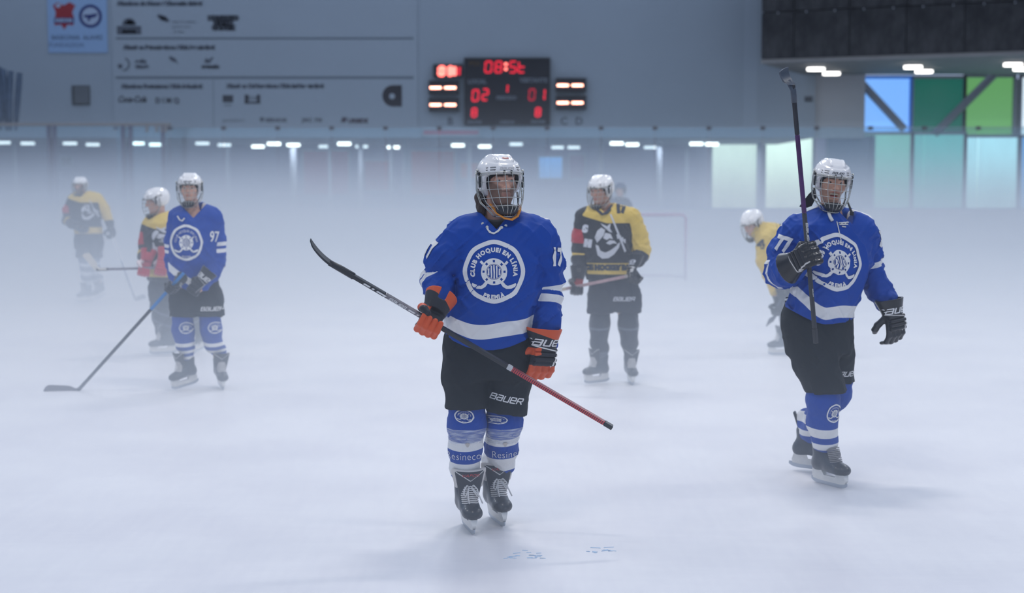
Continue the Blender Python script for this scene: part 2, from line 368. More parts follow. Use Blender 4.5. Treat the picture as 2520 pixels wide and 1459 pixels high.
# nearer corner section with paired posts and doors, left
LY = 44.6; lx1 = at(404, 310, LY).x
lb = thing('rink_gate', 'glazed rink gate with paired dark posts and brown top rail, left corner', 'gate', (lx1, LY, 0))
GT2 = at(300, 306, LY).z
for px in (122, 136, 304, 323, 402):
    MB().box((0, 0, 0), (.115, .10, GT2 - 0.02), bev=.01).build('post', mat('gate_post', (.12, .13, .19), .5), lb, loc=(at(px, 400, LY).x - lx1, 0, (GT2 - .02) / 2))
MB().box((-3, 0, GT2), (6.4, .10, .09), bev=.01).build('top_rail', rail_m, lb)
for px0, px1 in ((-60, 122), (136, 304), (323, 402)):
    a = at(px0, 400, LY).x - lx1; b = at(px1, 400, LY).x - lx1
    MB().box((0, 0, 0), (b - a - .06, .015, GT2 - 1.3)).build('glass_pane', glass, lb, loc=((a + b) / 2, 0, (GT2 + 1.22) / 2))
    MB().box((0, 0, 0), (b - a - .06, .09, 1.12), bev=.012).build('board', board_white, lb, loc=((a + b) / 2, 0, .62))
for px in (362, 386, 398, 408):
    MB().box((0, 0, 0), (.07, .11, .2), bev=.01).build('hinge', rail_m, lb, loc=(at(px, 320, LY).x - lx1, -.02, GT2 - .14))
# faded lettering on the boards
def flat_text(body, px, py, Y, hpx, m, parent, name='lettering', sx=1.0, shear=0.0, off=0.0, eps=0.004, rz=0.0, base=None, spacing=1.0):
    V, F = text_mesh(body, size=hpx / FPX * Y / 0.70, shear=shear, offset=off, sx=sx, spacing=spacing)
    p = at(px, py, Y); c, s_ = math.cos(rz), math.sin(rz)
    b = base if base is not None else Vector((0, 0, 0))
    VV = [((x * c - y * s_), -eps, (x * s_ + y * c)) for x, y, z in V]
    return link(name, mesh_np(name, VV, F), m, parent, loc=(p.x - b.x, Y - b.y, p.z - b.z))
fade = mat('faded_blue_print', (.42, .52, .78), .6)
flat_text('gasteiz', 690, 578, BY - .0, 26, fade, rb, base=Vector((0, BY, 0)), off=.01)
flat_text('on ice', 990, 575, BY, 16, fade, rb, base=Vector((0, BY, 0)))
mb = MB()
for k in range(6):
    a = k * PI / 3; mb.box((math.cos(a) * .17, -.006, math.sin(a) * .17), (.3, .004, .05), Matrix.Rotation(-a, 3, 'Y'))
mb.build('emblem', fade, rb, loc=(at(838, 580, BY).x, 0, at(838, 580, BY).z))

# protective net hanging above the glass
net = MB(); NY = 45.75; nx0, nx1, nz0, nz1 = -17.5, 7.4, 3.86, 9.6
k = nx0
while k < nx1: net.box((k, 0, (nz0 + nz1) / 2), (.0022, .0022, nz1 - nz0)); k += .055
k = nz0
while k < nz1: net.box(((nx0 + nx1) / 2, 0, k), (nx1 - nx0, .0022, .0022)); k += .055
o = net.build('protective_net', mat('net_thread', (.03, .03, .035), .8), kind='stuff', loc=(0, NY, 0)); tag(o, 'fine dark protective net stretched above the rink glass', 'net')
net = MB(); k = 0.0
while k < 10.6: net.box((k, 0, (nz0 + nz1) / 2), (.0022, .0022, nz1 - nz0)); k += .055
k = nz0
while k < nz1: net.box((5.3, 0, k), (10.6, .0022, .0022)); k += .055
o = net.build('protective_net', mat('net_thread_pale', (.05, .05, .055), .9), kind='stuff', loc=(7.45, 43.55, 0)); o.rotation_euler = (0, 0, math.atan2(-3.7, 9.98)); tag(o, 'fine net hanging in front of the black upper floor box', 'net')
# bunched end of net by the left edge of the view
mb = MB(); p0 = at(12, 240, 45.0)
for k in range(7):
    xx = -.55 + k * .16; zz = [1.6, 1.0, .4, -.3, -.9]
    mb.tube([(xx + .10 * math.sin(k + z), .05 * math.cos(2 * k + z), z) for z in (1.1 - k * .05, .6, 0.0, -.5, -1.02)], [.09, .10, .10, .09, .05], 8)
o = mb.build('bunched_net', mat('net_bundle', (.10, .14, .20), .9, vary=.3, vscale=6), smooth=True, loc=(p0.x - .1, 45.3, p0.z)); tag(o, 'dark gathered bundle of netting hanging beside the glass at the left corner', 'net')

# goal
GY = 28.3; gx = at(1687, 600, GY).x
gm = mat('goal_red', (.36, .20, .27), .45, vary=.05); nm = mat('goal_net', (.75, .77, .8), .8)
gt = thing('ice_hockey_goal', 'faded red-framed hockey goal with white netting standing in the haze behind the player in yellow', 'goal', (gx - .92, GY, 0))
H_ = 1.30
MB().tube([(-.92, 0, 0), (-.92, 0, H_ - .06), (-.87, 0, H_ - .01), (-.8, 0, H_), (.8, 0, H_), (.87, 0, H_ - .01), (.92, 0, H_ - .06), (.92, 0, 0)], .032, 8).build('front_frame', gm, gt, smooth=True)
MB().tube([(-.92, 0, .03), (-1.0, .6, .03), (-.7, 1.05, .03), (.7, 1.05, .03), (1.0, .6, .03), (.92, 0, .03)], .025, 8).build('base_frame', gm, gt, smooth=True)
MB().tube([(-.88, 0, H_), (-.6, .5, H_ - .03), (.6, .5, H_ - .03), (.88, 0, H_)], .02, 8).build('top_frame', gm, gt, smooth=True)
nb = MB()
for k in range(37):
    t = -1 + 2 * k / 36
    nb.tube([(t * .6, .5, H_ - .03), (t * .7, 1.05, .05)], .003, 4)
for k in range(22):
    f = k / 21; z = (H_ - .03) * (1 - f) + .05 * f; y = .5 + .55 * f; xw = .6 + .1 * f
    nb.tube([(-.92, 0, max(z, .05)), (-xw, y, z), (xw, y, z), (.92, 0, max(z, .05))], .003, 4)
for s in (-1, 1):
    for k in range(10):
        f = k / 9; nb.tube([(s * (.9 - .3 * f), .5 * f, H_ - .02), (s * (.95 - .2 * f), .05 + f, .05)], .003, 4)
nb.build('goal_net', nm, gt, kind='stuff')

# ================================================================== scoreboard
SY = 47.95
def wp(px, py, Y=SY): return at(px, py, Y)
brd = mat('scoreboard_case', (.010, .010, .018), .45, vary=.2, vscale=2)
led = mat('led_red', (.2, 0, 0), .4, emit=(1.0, .012, .045), estr=1.05)
led_dim = mat('led_red_dim', (.2, 0, 0), .4, emit=(.45, .004, .03), estr=.9)
led_hot = mat('led_hot', (1, .3, .2), .4, emit=(1.0, .42, .30), estr=7.0)
led_mid = mat('led_mid', (1, .3, .2), .4, emit=(1.0, .16, .13), estr=3.0)
grey_t = mat('board_lettering', (.17, .19, .22), .6)
def slab(px0, py0, px1, py1, label, cat='scoreboard', name='scoreboard'):
    a = wp(px0, py0); b = wp(px1, py1)
    t = thing(name, label, cat, (a.x, SY, b.z)); w_, h_ = b.x - a.x, a.z - b.z
    MB().box((w_ / 2, .12, h_ / 2), (w_, .24, h_), bev=.02).build('case', brd, t)
    mb = MB()
    for cx, cz, dx, dz in ((w_ / 2, .02, w_, .04), (w_ / 2, h_ - .02, w_, .04), (.02, h_ / 2, .04, h_ - .08), (w_ - .02, h_ / 2, .04, h_ - .08)): mb.box((cx, -.008, cz), (dx, .02, dz))
    mb.build('bezel', mat('bezel', (.03, .03, .035), .4), t)
    return t, Vector((a.x, SY, b.z))
SEG = {'0': 'abcdef', '1': 'bc', '2': 'abged', '5': 'afgcd', '8': 'abcdefg', 't': 'fged', '3': 'abgcd'}
def digit(ch, px, py, wpx, hpx, m, t, base, name='digit', lw=.055):
    w_, h_ = wpx / FPX * SY, hpx / FPX * SY; p = wp(px, py) - base
    S = {'a': (0, h_ / 2, 1), 'g': (0, 0, 1), 'd': (0, -h_ / 2, 1), 'f': (-w_ / 2, h_ / 4, 0), 'b': (w_ / 2, h_ / 4, 0), 'e': (-w_ / 2, -h_ / 4, 0), 'c': (w_ / 2, -h_ / 4, 0)}
    mb = MB()
    for k in SEG[ch]:
        x, z, hor = S[k]; L_ = (w_ if hor else h_ / 2) * .86
        mb.box((x + z * .08, -.012, z), (L_, .014, lw) if hor else (lw, .014, L_))
    return mb.build(name, m, t, kind='stuff', loc=(p.x, 0, p.z))
t, base = slab(1142, 142, 1354, 308, 'large black main scoreboard with red digits for clock, score and period')
for ch, px, m in (('0', 1202, led), ('8', 1227, led), ('5', 1262, led), ('t', 1284, led)): digit(ch, px, 165, 15, 26, m, t, base)
for dy in (-6, 6): MB().tube([(0, -.02, 0), (0, 0, 0)], .055, 12).build('colon_dot', led_mid, t, loc=(wp(1245, 164 + dy) - base))
digit('0', 1170, 235, 14, 26, led, t, base); digit('2', 1194, 233, 13, 26, led, t, base)
digit('1', 1243, 218, 12, 18, led, t, base); digit('0', 1309, 233, 13, 26, led_dim, t, base); digit('1', 1334, 233, 12, 26, led, t, base)
digit('8', 1167, 277, 11, 20, led, t, base); digit('8', 1324, 276, 11, 20, led, t, base)
for s, px, py, h in (('LOCAL', 1174, 201, 10), ('VISITANTE', 1313, 198, 10), ('PERIODO', 1246, 241, 8), ('FALTAS', 1168, 301, 7), ('JUEGOS', 1248, 301, 7), ('FALTAS', 1324, 300, 7)):
    flat_text(s, px, py, SY, h, grey_t, t, base=base, off=.012, eps=.006)
flat_text('MX', 1168, 157, SY, 13, mat('amber_mark', (.12, .06, .01), .5), t, base=base, eps=.006)
t, base = slab(1066, 158, 1139, 190, 'small clock display at the upper left corner of the main scoreboard reading glaring digits', name='display_panel', cat='display')
for ch, px in (('0', 1084), ('0', 1090), ('3', 1108), ('1', 1126)): digit(ch, px, 175, 8, 20, led_mid if ch != '1' else led, t, base, lw=.09)
MB().box((0, -.012, 0), (.3, .012, .30)).build('lit_block', led_mid, t, loc=(wp(1112, 175) - base))
for i, (px, py, lab) in enumerate(((1055, 198, 'upper left penalty display with two glaring dashes, below the small clock display'), (1055, 240, 'lower left penalty display with two glaring dashes, above the letter B'),
                                   (1368, 192, 'upper right penalty display with two glaring dashes, right of the main scoreboard'), (1368, 235, 'lower right penalty display with two glaring dashes, above the letters C and D'))):
    t, base = slab(px, py, px + 75, py + 34, lab, name='display_panel', cat='display')
    for dx in (17, 53):
        for e in (-6.5, 6.5):
            MB().box((0, -.012, 0), (.20, .014, .075)).build('dash', led_hot, t, loc=(wp(px + dx + e, py + 18) - base))

# ---- printing on the wall
WP = WY - .0
ink = mat('print_dark', (.055, .06, .075), .7); ink2 = mat('print_grey', (.12, .135, .165), .7); line_m = mat('print_line', (.20, .235, .27), .7)
for s, px in (('B', 1108), ('C', 1388), ('D', 1425)):
    V, F = text_mesh(s, size=18 / FPX * WP / .7, offset=.01); p = at(px, 299, WP)
    o = link('wall_letter', mesh_np('wall_letter', [(x, -.004, y) for x, y, z in V], F), ink2, loc=(p.x, WP, p.z)); tag(o, 'small dark letter %s painted on the wall under the scoreboard' % s, 'letter')
sp = thing('sponsor_board', 'wide printed sponsor board of dark logos and captions on the white end wall', 'sign', (at(275, 0, WP).x, WP - .015, at(275, 312, WP).z))
sb = Vector((at(275, 0, WP).x, WP, at(275, 312, WP).z))
a = at(275, 312, WP); b = at(1020, -60, WP)
MB().box(((b.x - a.x) / 2, -.010, (b.z - a.z) / 2), (b.x - a.x, .02, b.z - a.z)).build('backing', mat('sponsor_sheet', (.45, .51, .565), .75, vary=.04, vscale=.5), sp)
WP2 = WP - .022
def bar(px0, py0, px1, py1, m, eps=.004, name='line'):
    a = at(px0, py0, WP2); b = at(px1, py1, WP2)
    return MB().box((0, 0, 0), (abs(b.x - a.x), .004, abs(a.z - b.z))).build(name, m, sp, loc=((a.x + b.x) / 2 - sb.x, WP2 - sb.y - .002, (a.z + b.z) / 2 - sb.z))
bar(285, 92, 1018, 97, line_m); bar(285, 188, 1018, 194, line_m); bar(524, 196, 527, 312, line_m)
def st(s, px, py, h, m=ink2, **k): flat_text(s, px, py, WP2, h, m, sp, base=sb, **k)
st('Miembros de Honor / Ohorezko kideak', 393, 9, 9.5, shear=.2, off=.02, sx=.93)
st('Miembros Patrocinadores / Kide laguntzaileak', 416, 117, 9.5, shear=.2, off=.02, sx=.88)
st('Miembros Protectores / Kide babesleak', 398, 213, 9.5, shear=.2, off=.02, sx=.90)
st('Miembros Colaboradores / Kide kolaboratzaileak', 677, 212, 9.5, shear=.2, off=.02, sx=.87)
def poly(pts, px, py, m, name='logo'):
    P_ = [((x) / FPX * WP2, -(y) / FPX * WP2) for x, y in pts]; n = len(P_)
    p = at(px, py, WP2); mb = MB(); 
    V = [(x, -.004, z) for x, z in P_] + [(x, 0, z) for x, z in P_]
    mb.add(V, [tuple(range(n)), tuple(reversed(range(n, 2 * n)))] + [(i, (i + 1) % n, n + (i + 1) % n, n + i) for i in range(n)])
    return mb.build(name, m, sp, loc=(p.x - sb.x, WP2 - sb.y, p.z - sb.z))
def ringpts(r0, a0=0, a1=2 * PI, n=20, k=1.0): return [(r0 * math.cos(a0 + (a1 - a0) * i / n), k * r0 * math.sin(a0 + (a1 - a0) * i / n)) for i in range(n + 1)]
def arcband(r0, r1, a0, a1, n=18): return ringpts(r0, a0, a1, n) + list(reversed(ringpts(r1, a0, a1, n)))
bar(288, 64, 348, 85, ink2); poly(ringpts(17, PI, 2 * PI), 318, 62, ink2); poly(ringpts(12, PI * 1.05, 1.95 * PI), 320, 62, mat('sheet_light', (.2, .24, .3), .7)); st('gasteiz', 318, 77, 9, m=mat('sheet_light'), off=.01)
for i in range(3): poly([(-12, 0), (-6, -6), (6, 6), (0, 12)], 398 + i * 7, 44 + i * 2 - 4, ink2)
st('arabako foru aldundia', 452, 54, 6, sx=.8); st('diputacion foral', 446, 66, 5.5, sx=.9); st('de alava', 440, 78, 6)
for i in range(3): st(('MUNDUKO', 'HIRIKO', 'GASTEIZ')[i], 550, 45 + i * 12, 9.5, m=ink, off=.03, sx=1.05)
poly(arcband(17, 13, -1.2, 1.6), 303, 158, ink2); poly(ringpts(6), 296, 163, ink2); st('radio', 347, 151, 9, off=.015); st('vitoria', 350, 164, 9, off=.015)
poly([(-13, -6), (-8, -10), (4, -4), (12, 12), (6, 6), (-6, 2)], 428, 148, ink2)
st('agencia', 518, 164, 8, m=ink, off=.02, sx=1.25); poly([(-12, 4), (-6, -8), (0, -2), (8, -10), (12, -8), (2, 6)], 514, 150, ink2)
st('Coca-Cola', 325, 245, 15, m=ink, shear=.35, off=.012, sx=.75); st('D I M Q', 412, 248, 12.5, m=ink, off=.012, sx=.95)
bar(548, 234, 574, 252, ink); st('kutxa', 561, 258, 6, m=ink)
bar(602, 233, 612, 254, ink); bar(632, 233, 641, 254, ink); bar(602, 250, 641, 255, ink); st('EDE', 622, 242, 9, m=ink)
st('gasteizberri', 575, 296, 8); st('BERAKAR', 680, 296, 8.5, off=.01); poly(ringpts(6), 645, 294, ink2); st('JMC FM', 768, 296, 9, off=.01, spacing=1.2)
poly([(-9, 6), (-4, -7), (8, -6), (4, 6)], 847, 295, mat('maroon_print', (.07, .05, .07), .7)); st('URBIDE', 881, 298, 10, m=mat('maroon_print'), off=.015)
# big half-round sign mark
m_ = mat('brown_black_print', (.03, .026, .035), .6)
poly([(24, -25), (24, 27), (2, 27)] + [(2 + 26 * math.cos(a), 1 + 26 * math.sin(a)) for a in [PI / 2 + PI * i / 14 for i in range(1, 14)]] + [(2, -25)], 965, 235, m_)
o = poly(ringpts(7), 965, 237, mat('sponsor_sheet')); o.location.y -= .006
# blue-white club poster
pb = at(120, 130, WP); pe = at(263, -20, WP)
ps = thing('club_poster', 'pale blue club poster with red crest and round blue badge', 'poster', (pb.x, WP - .015, pb.z)); pw_, ph_ = pe.x - pb.x, pe.z - pb.z
MB().box((pw_ / 2, -.012, ph_ / 2), (pw_, .024, ph_), bev=.004).build('sheet', mat('poster_sheet', (.36, .53, .78), .6), ps)
sp, sb = ps, pb; WP2 = WP - .026
red = mat('crest_red', (.40, .03, .04), .6); navy = mat('crest_navy', (.02, .03, .18), .6); pale = mat('crest_pale', (.45, .55, .72), .6)
poly([(-27, -22), (-14, -30), (0, -22), (14, -30), (28, -22), (20, -6), (24, 8), (22, 26), (8, 24), (0, 36), (-8, 24), (-24, 26), (-22, 8), (-20, -6)], 158, 36, red, 'crest')
o = poly([(-12, -26), (-2, -30), (2, -24), (-4, -18), (-12, -20)], 150, 38, pale, 'crest_head'); o.location.y -= .005
o = poly([(-24, -5), (24, -5), (24, 8), (-24, 8)], 158, 49, navy, 'crest_band'); o.location.y -= .005
flat_text('BASKONIA', 158, 50.5, WP2 - .01, 8, pale, ps, base=pb, sx=.75, off=.01)
poly(arcband(28, 21, 0, 2 * PI, 28), 223, 40, navy, 'badge_ring'); poly(ringpts(21, n=24), 223, 40, mat('badge_white', (.5, .6, .75), .6), 'badge_disc')
o = poly([(-16, -4), (0, -5), (18, -8), (14, 0), (6, 3), (0, 4), (-2, 10), (-8, 12), (-6, 3), (-16, 2)], 223, 41, navy, 'badge_mark'); o.location.y -= .006
flat_text('BASKONIA  ALAVES', 190, 93, WP2, 11, mat('poster_ink', (.05, .07, .14), .6), ps, base=pb, sx=.90)
flat_text('FUNDAZIOA', 164, 111, WP2, 11, mat('poster_ink2', (.14, .2, .34), .6), ps, base=pb, sx=.95)
gp = at(200, 258, WP); a = at(179, 258, WP); b = at(221, 211, WP)
t = thing('wall_grille', 'square grey ventilation plate with a dark edge, alone on the wall under the poster', 'vent', (a.x, WP, a.z))
MB().box(((b.x - a.x) / 2, -.03, (b.z - a.z) / 2), (b.x - a.x, .06, b.z - a.z)).build('frame', mat('grille_edge', (.045, .05, .055), .6), t)
MB().box(((b.x - a.x) / 2 + .03, -.065, (b.z - a.z) / 2 + .01), (b.x - a.x - .09, .02, b.z - a.z - .07), bev=.006).build('plate', mat('grille_grey', (.16, .175, .19), .6), t)
for px, py in ((985, 298),):
    pass
a = at(1980, 250, WP); b = at(1999, 238, WP)
o = MB().box((0, 0, 0), (b.x - a.x, .06, b.z - a.z), bev=.01).build('junction_box', mat('dark_box', (.08, .09, .11), .6), loc=((a.x + b.x) / 2, WP - .03, (a.z + b.z) / 2)); tag(o, 'small dark junction box at the right end of the end wall', 'box')
# ================================================================== modelling with distance fields
f32 = np.float32
def surface_nets(F, xs, ys, zs):
    nx, ny, nz = F.shape; S = F < 0
    c = np.zeros((nx - 1, ny - 1, nz - 1), dtype=np.int8)
    for i in (0, 1):
        for j in (0, 1):
            for k in (0, 1): c += S[i:nx - 1 + i, j:ny - 1 + j, k:nz - 1 + k]
    act = (c > 0) & (c < 8); idx = np.argwhere(act)
    ids = np.full(act.shape, -1, dtype=np.int64); ids[act] = np.arange(len(idx))
    I, J, K = idx[:, 0], idx[:, 1], idx[:, 2]
    acc = np.zeros((len(idx), 3)); cnt = np.zeros(len(idx))
    corners = [(i, j, k) for i in (0, 1) for j in (0, 1) for k in (0, 1)]
    for a in corners:
        for ax in range(3):
            if a[ax]: continue
            b = list(a); b[ax] = 1
            fa = F[I + a[0], J + a[1], K + a[2]]; fb = F[I + b[0], J + b[1], K + b[2]]
            m = (fa < 0) != (fb < 0); t = np.where(m, fa / np.where(fa == fb, 1, fa - fb), 0)
            for d in range(3):
                v = (a[d] + (t if d == ax else 0)) * m; acc[:, d] += v
            cnt += m
    acc /= np.maximum(cnt, 1)[:, None]
    V = np.empty((len(idx), 3))
    for d, (g, Q) in enumerate(((xs, I), (ys, J), (zs, K))):
        V[:, d] = g[Q] + acc[:, d] * (g[Q + 1] - g[Q])
    faces = []
    def quads(m, o, n0, n1, flip):
        P_ = np.argwhere(m)
        P_ = P_ + np.array(o)
        a = ids[P_[:, 0], P_[:, 1], P_[:, 2]]
        q = P_.copy(); q[:, n0] -= 1; b = ids[q[:, 0], q[:, 1], q[:, 2]]
        q[:, n1] -= 1; c_ = ids[q[:, 0], q[:, 1], q[:, 2]]
        q = P_.copy(); q[:, n1] -= 1; d = ids[q[:, 0], q[:, 1], q[:, 2]]
        return a, b, c_, d
    for ax in range(3):
        n0, n1 = [(1, 2), (2, 0), (0, 1)][ax]
        sl0 = [slice(1, -1)] * 3; sl1 = [slice(1, -1)] * 3
        sl0[ax] = slice(0, -1); sl1[ax] = slice(1, None)
        A, B = S[tuple(sl0)], S[tuple(sl1)]; o = [1, 1, 1]; o[ax] = 0
        for m, fl in ((A & ~B, 0), (~A & B, 1)):
            a, b, c_, d = quads(m, o, n0, n1, fl)
            q = np.stack([a, b, c_, d] if not fl else [d, c_, b, a], 1)
            faces.append(q[(q >= 0).all(1)])
    return V, np.concatenate(faces)
def vnoise(P, scale, seed=0):
    """smooth value noise, about -1..1"""
    rs = np.random.RandomState(seed); T = rs.rand(32, 32, 32).astype(f32) * 2 - 1
    q = [p * scale for p in P]; i = [np.floor(a).astype(int) for a in q]; f = [a - b for a, b in zip(q, i)]
    f = [a * a * (3 - 2 * a) for a in f]; i = [a & 31 for a in i]; j = [(a + 1) & 31 for a in i]
    def g(x, y, z): return T[x, y, z]
    x0 = g(i[0], i[1], i[2]) * (1 - f[0]) + g(j[0], i[1], i[2]) * f[0]; x1 = g(i[0], j[1], i[2]) * (1 - f[0]) + g(j[0], j[1], i[2]) * f[0]
    y0 = x0 * (1 - f[1]) + x1 * f[1]
    x0 = g(i[0], i[1], j[2]) * (1 - f[0]) + g(j[0], i[1], j[2]) * f[0]; x1 = g(i[0], j[1], j[2]) * (1 - f[0]) + g(j[0], j[1], j[2]) * f[0]
    y1 = x0 * (1 - f[1]) + x1 * f[1]
    return y0 * (1 - f[2]) + y1 * f[2]
def smin(a, b, k):
    if k <= 0: return np.minimum(a, b)
    h = np.maximum(k - np.abs(a - b), 0) / k
    return np.minimum(a, b) - h * h * k * 0.25
def smax(a, b, k): return -smin(-a, -b, k)
def ell(P, c, r, M=None):
    """ellipsoid; M rows are its axes"""
    p = [P[i] - c[i] for i in range(3)]
    if M is not None: p = [sum(M[r_][i] * p[i] for i in range(3)) for r_ in range(3)]
    k0 = np.sqrt((p[0] / r[0]) ** 2 + (p[1] / r[1]) ** 2 + (p[2] / r[2]) ** 2)
    k1 = np.sqrt((p[0] / r[0] ** 2) ** 2 + (p[1] / r[1] ** 2) ** 2 + (p[2] / r[2] ** 2) ** 2) + 1e-9
    return k0 * (k0 - 1) / k1
def seg(P, a, b, ra, rb):
    a = np.array(a, dtype=float); b = np.array(b, dtype=float); d = b - a; L2 = float(d @ d) + 1e-12
    p = [P[i] - a[i] for i in range(3)]
    t = np.clip((p[0] * d[0] + p[1] * d[1] + p[2] * d[2]) / L2, 0, 1)
    return np.sqrt(sum((p[i] - t * d[i]) ** 2 for i in range(3))) - (ra + (rb - ra) * t)
def chain(P, pts, rad, k=0.02):
    d = None
    for i in range(len(pts) - 1):
        s = seg(P, pts[i], pts[i + 1], rad[i], rad[i + 1]); d = s if d is None else smin(d, s, k)
    return d
def chain_u(P, pts):
    """distance along a bent line of the nearest point of it"""
    best = None; acc = 0.0; U = None
    for i in range(len(pts) - 1):
        a = np.array(pts[i], dtype=float); b = np.array(pts[i + 1], dtype=float); d = b - a; L = float(np.linalg.norm(d))
        p = [P[k] - a[k] for k in range(3)]; t = (p[0] * d[0] + p[1] * d[1] + p[2] * d[2]) / (L * L)
        tc = np.clip(t, 0, 1); q = sum((p[k] - tc * d[k]) ** 2 for k in range(3)); u = acc + np.clip(t, 0 if i else -.3, 1 if i < len(pts) - 2 else 1.5) * L
        if best is None: best, U = q, u
        else: m = q < best; best = np.where(m, q, best); U = np.where(m, u, U)
        acc += L
    return U
def rbox(P, c, h, r, M=None):
    p = [P[i] - c[i] for i in range(3)]
    if M is not None: p = [sum(M[q][i] * p[i] for i in range(3)) for q in range(3)]
    q = [np.abs(p[i]) - (h[i] - r) for i in range(3)]
    return np.sqrt(sum(np.maximum(a, 0) ** 2 for a in q)) + np.minimum(np.maximum(q[0], np.maximum(q[1], q[2])), 0) - r
def loftz(P, zs, cx, cy_, ax, ay, yaw=0.0, e=2.0):
    """stack of (super)elliptic slices along z"""
    z = P[2]; o = np.argsort(zs); I = lambda v: np.interp(z, np.array(zs)[o], np.array(v, dtype=float)[o])
    x, y = P[0] - I(cx), P[1] - I(cy_)
    if yaw: c, s = math.cos(yaw), math.sin(yaw); x, y = x * c + y * s, -x * s + y * c
    a, b = I(ax), I(ay)
    q = (np.abs(x / a) ** e + np.abs(y / b) ** e) ** (1 / e)
    d = (q - 1) * np.minimum(a, b) * np.clip(.75 + .25 * q, .5, 1.3)
    return np.maximum(d, np.maximum(z - max(zs), min(zs) - z))
def grid(lo, hi, h): return [np.arange(lo[i] - 2 * h, hi[i] + 2 * h, h) for i in range(3)]
def band(coords, a, b, h0, h1):
    """grid line positions, spaced h1 between a and b and h0 elsewhere"""
    lo, hi = coords; v = [lo]
    while v[-1] < hi: v.append(v[-1] + (h1 if a <= v[-1] <= b else h0))
    return np.array(v)
def sdf_mesh(name, fn, lo, hi, h, attrs=None, axes=None, smooth=True):
    xs, ys, zs = axes if axes is not None else grid(lo, hi, h)
    P = np.meshgrid(xs, ys, zs, indexing='ij', sparse=False)
    P = [p.astype(f32) for p in P]
    F = fn(P).astype(np.float64)
    V, Q = surface_nets(F, xs, ys, zs)
    me = mesh_np(name, V, Q, smooth)
    if attrs is not None:
        VP = [V[:, i] for i in range(3)]
        for k, v in attrs(VP).items():
            at_ = me.attributes.new(k, 'FLOAT', 'POINT'); at_.data.foreach_set('value', np.ascontiguousarray(np.broadcast_to(v, (len(V),)), dtype=f32))
    return me
def sub_mat(M, P):
    """points into the frame M (world->local) as arrays"""
    return [M[i][0] * P[0] + M[i][1] * P[1] + M[i][2] * P[2] + M[i][3] for i in range(3)]

def zone_mat(name, base, zones, rough=0.75, sheen=0.3, weave=0.0, coat=0.0, bump=0.15, bscale=45, spec=0.3, dirt=None):
    """cloth or shell dyed in zones: each zone is where the named signed distance is below zero"""
    if name in MATS: return MATS[name]
    m = bpy.data.materials.new(name); m.use_nodes = True; nt = m.node_tree; N = nt.nodes; L = nt.links; b = N['Principled BSDF']
    b.inputs['Roughness'].default_value = rough; b.inputs['Specular IOR Level'].default_value = spec
    b.inputs['Sheen Weight'].default_value = sheen
    if coat: b.inputs['Coat Weight'].default_value = coat; b.inputs['Coat Roughness'].default_value = .1
    tc = N.new('ShaderNodeTexCoord')
    nz = N.new('ShaderNodeTexNoise'); nz.inputs['Scale'].default_value = 9; nz.inputs['Detail'].default_value = 4; L.new(tc.outputs['Object'], nz.inputs['Vector'])
    def shade(col, amt=.10):
        mx = N.new('ShaderNodeMix'); mx.data_type = 'RGBA'; L.new(nz.outputs['Fac'], mx.inputs[0])
        mx.inputs[6].default_value = (*[c * (1 - amt) for c in col], 1); mx.inputs[7].default_value = (*[min(1, c * (1 + amt)) for c in col], 1); return mx.outputs[2]
    cur = shade(base)
    for att, col in zones:
        a = N.new('ShaderNodeAttribute'); a.attribute_name = att; a.attribute_type = 'GEOMETRY'
        r = N.new('ShaderNodeMapRange'); r.inputs[1].default_value = -.0006; r.inputs[2].default_value = .0006; r.inputs[3].default_value = 1; r.inputs[4].default_value = 0
        L.new(a.outputs['Fac'], r.inputs[0])
        mx = N.new('ShaderNodeMix'); mx.data_type = 'RGBA'; L.new(r.outputs[0], mx.inputs[0]); L.new(cur, mx.inputs[6]); L.new(shade(col, .05), mx.inputs[7]); cur = mx.outputs[2]
    L.new(cur, b.inputs['Base Color'])
    if bump:
        n2 = N.new('ShaderNodeTexNoise'); n2.inputs['Scale'].default_value = bscale; n2.inputs['Detail'].default_value = 3; L.new(tc.outputs['Object'], n2.inputs['Vector'])
        bp = N.new('ShaderNodeBump'); bp.inputs['Strength'].default_value = bump; bp.inputs['Distance'].default_value = .01
        L.new(n2.outputs['Fac'], bp.inputs['Height']); L.new(bp.outputs['Normal'], b.inputs['Normal'])
    MATS[name] = m
    return m

# ---------------------------------------------------------------- prints laid on cloth
def cut_grid(V, F, step):
    bm = bmesh.new(); vs = [bm.verts.new(v) for v in V]
    for f in F:
        try: bm.faces.new([vs[i] for i in f])
        except ValueError: pass
    for ax in (0, 1):
        lo = min(v.co[ax] for v in bm.verts); hi = max(v.co[ax] for v in bm.verts); k = math.floor(lo / step) * step
        while k < hi:
            n = Vector((0, 0, 0)); n[ax] = 1; p = Vector((0, 0, 0)); p[ax] = k + 1e-5
            bmesh.ops.bisect_plane(bm, geom=bm.verts[:] + bm.edges[:] + bm.faces[:], plane_co=p, plane_no=n, dist=1e-7); k += step
    bmesh.ops.triangulate(bm, faces=[f for f in bm.faces if len(f.verts) > 4])
    bm.verts.index_update(); V2 = [tuple(v.co) for v in bm.verts]; F2 = [tuple(v.index for v in f.verts) for f in bm.faces]; bm.free()
    return V2, F2
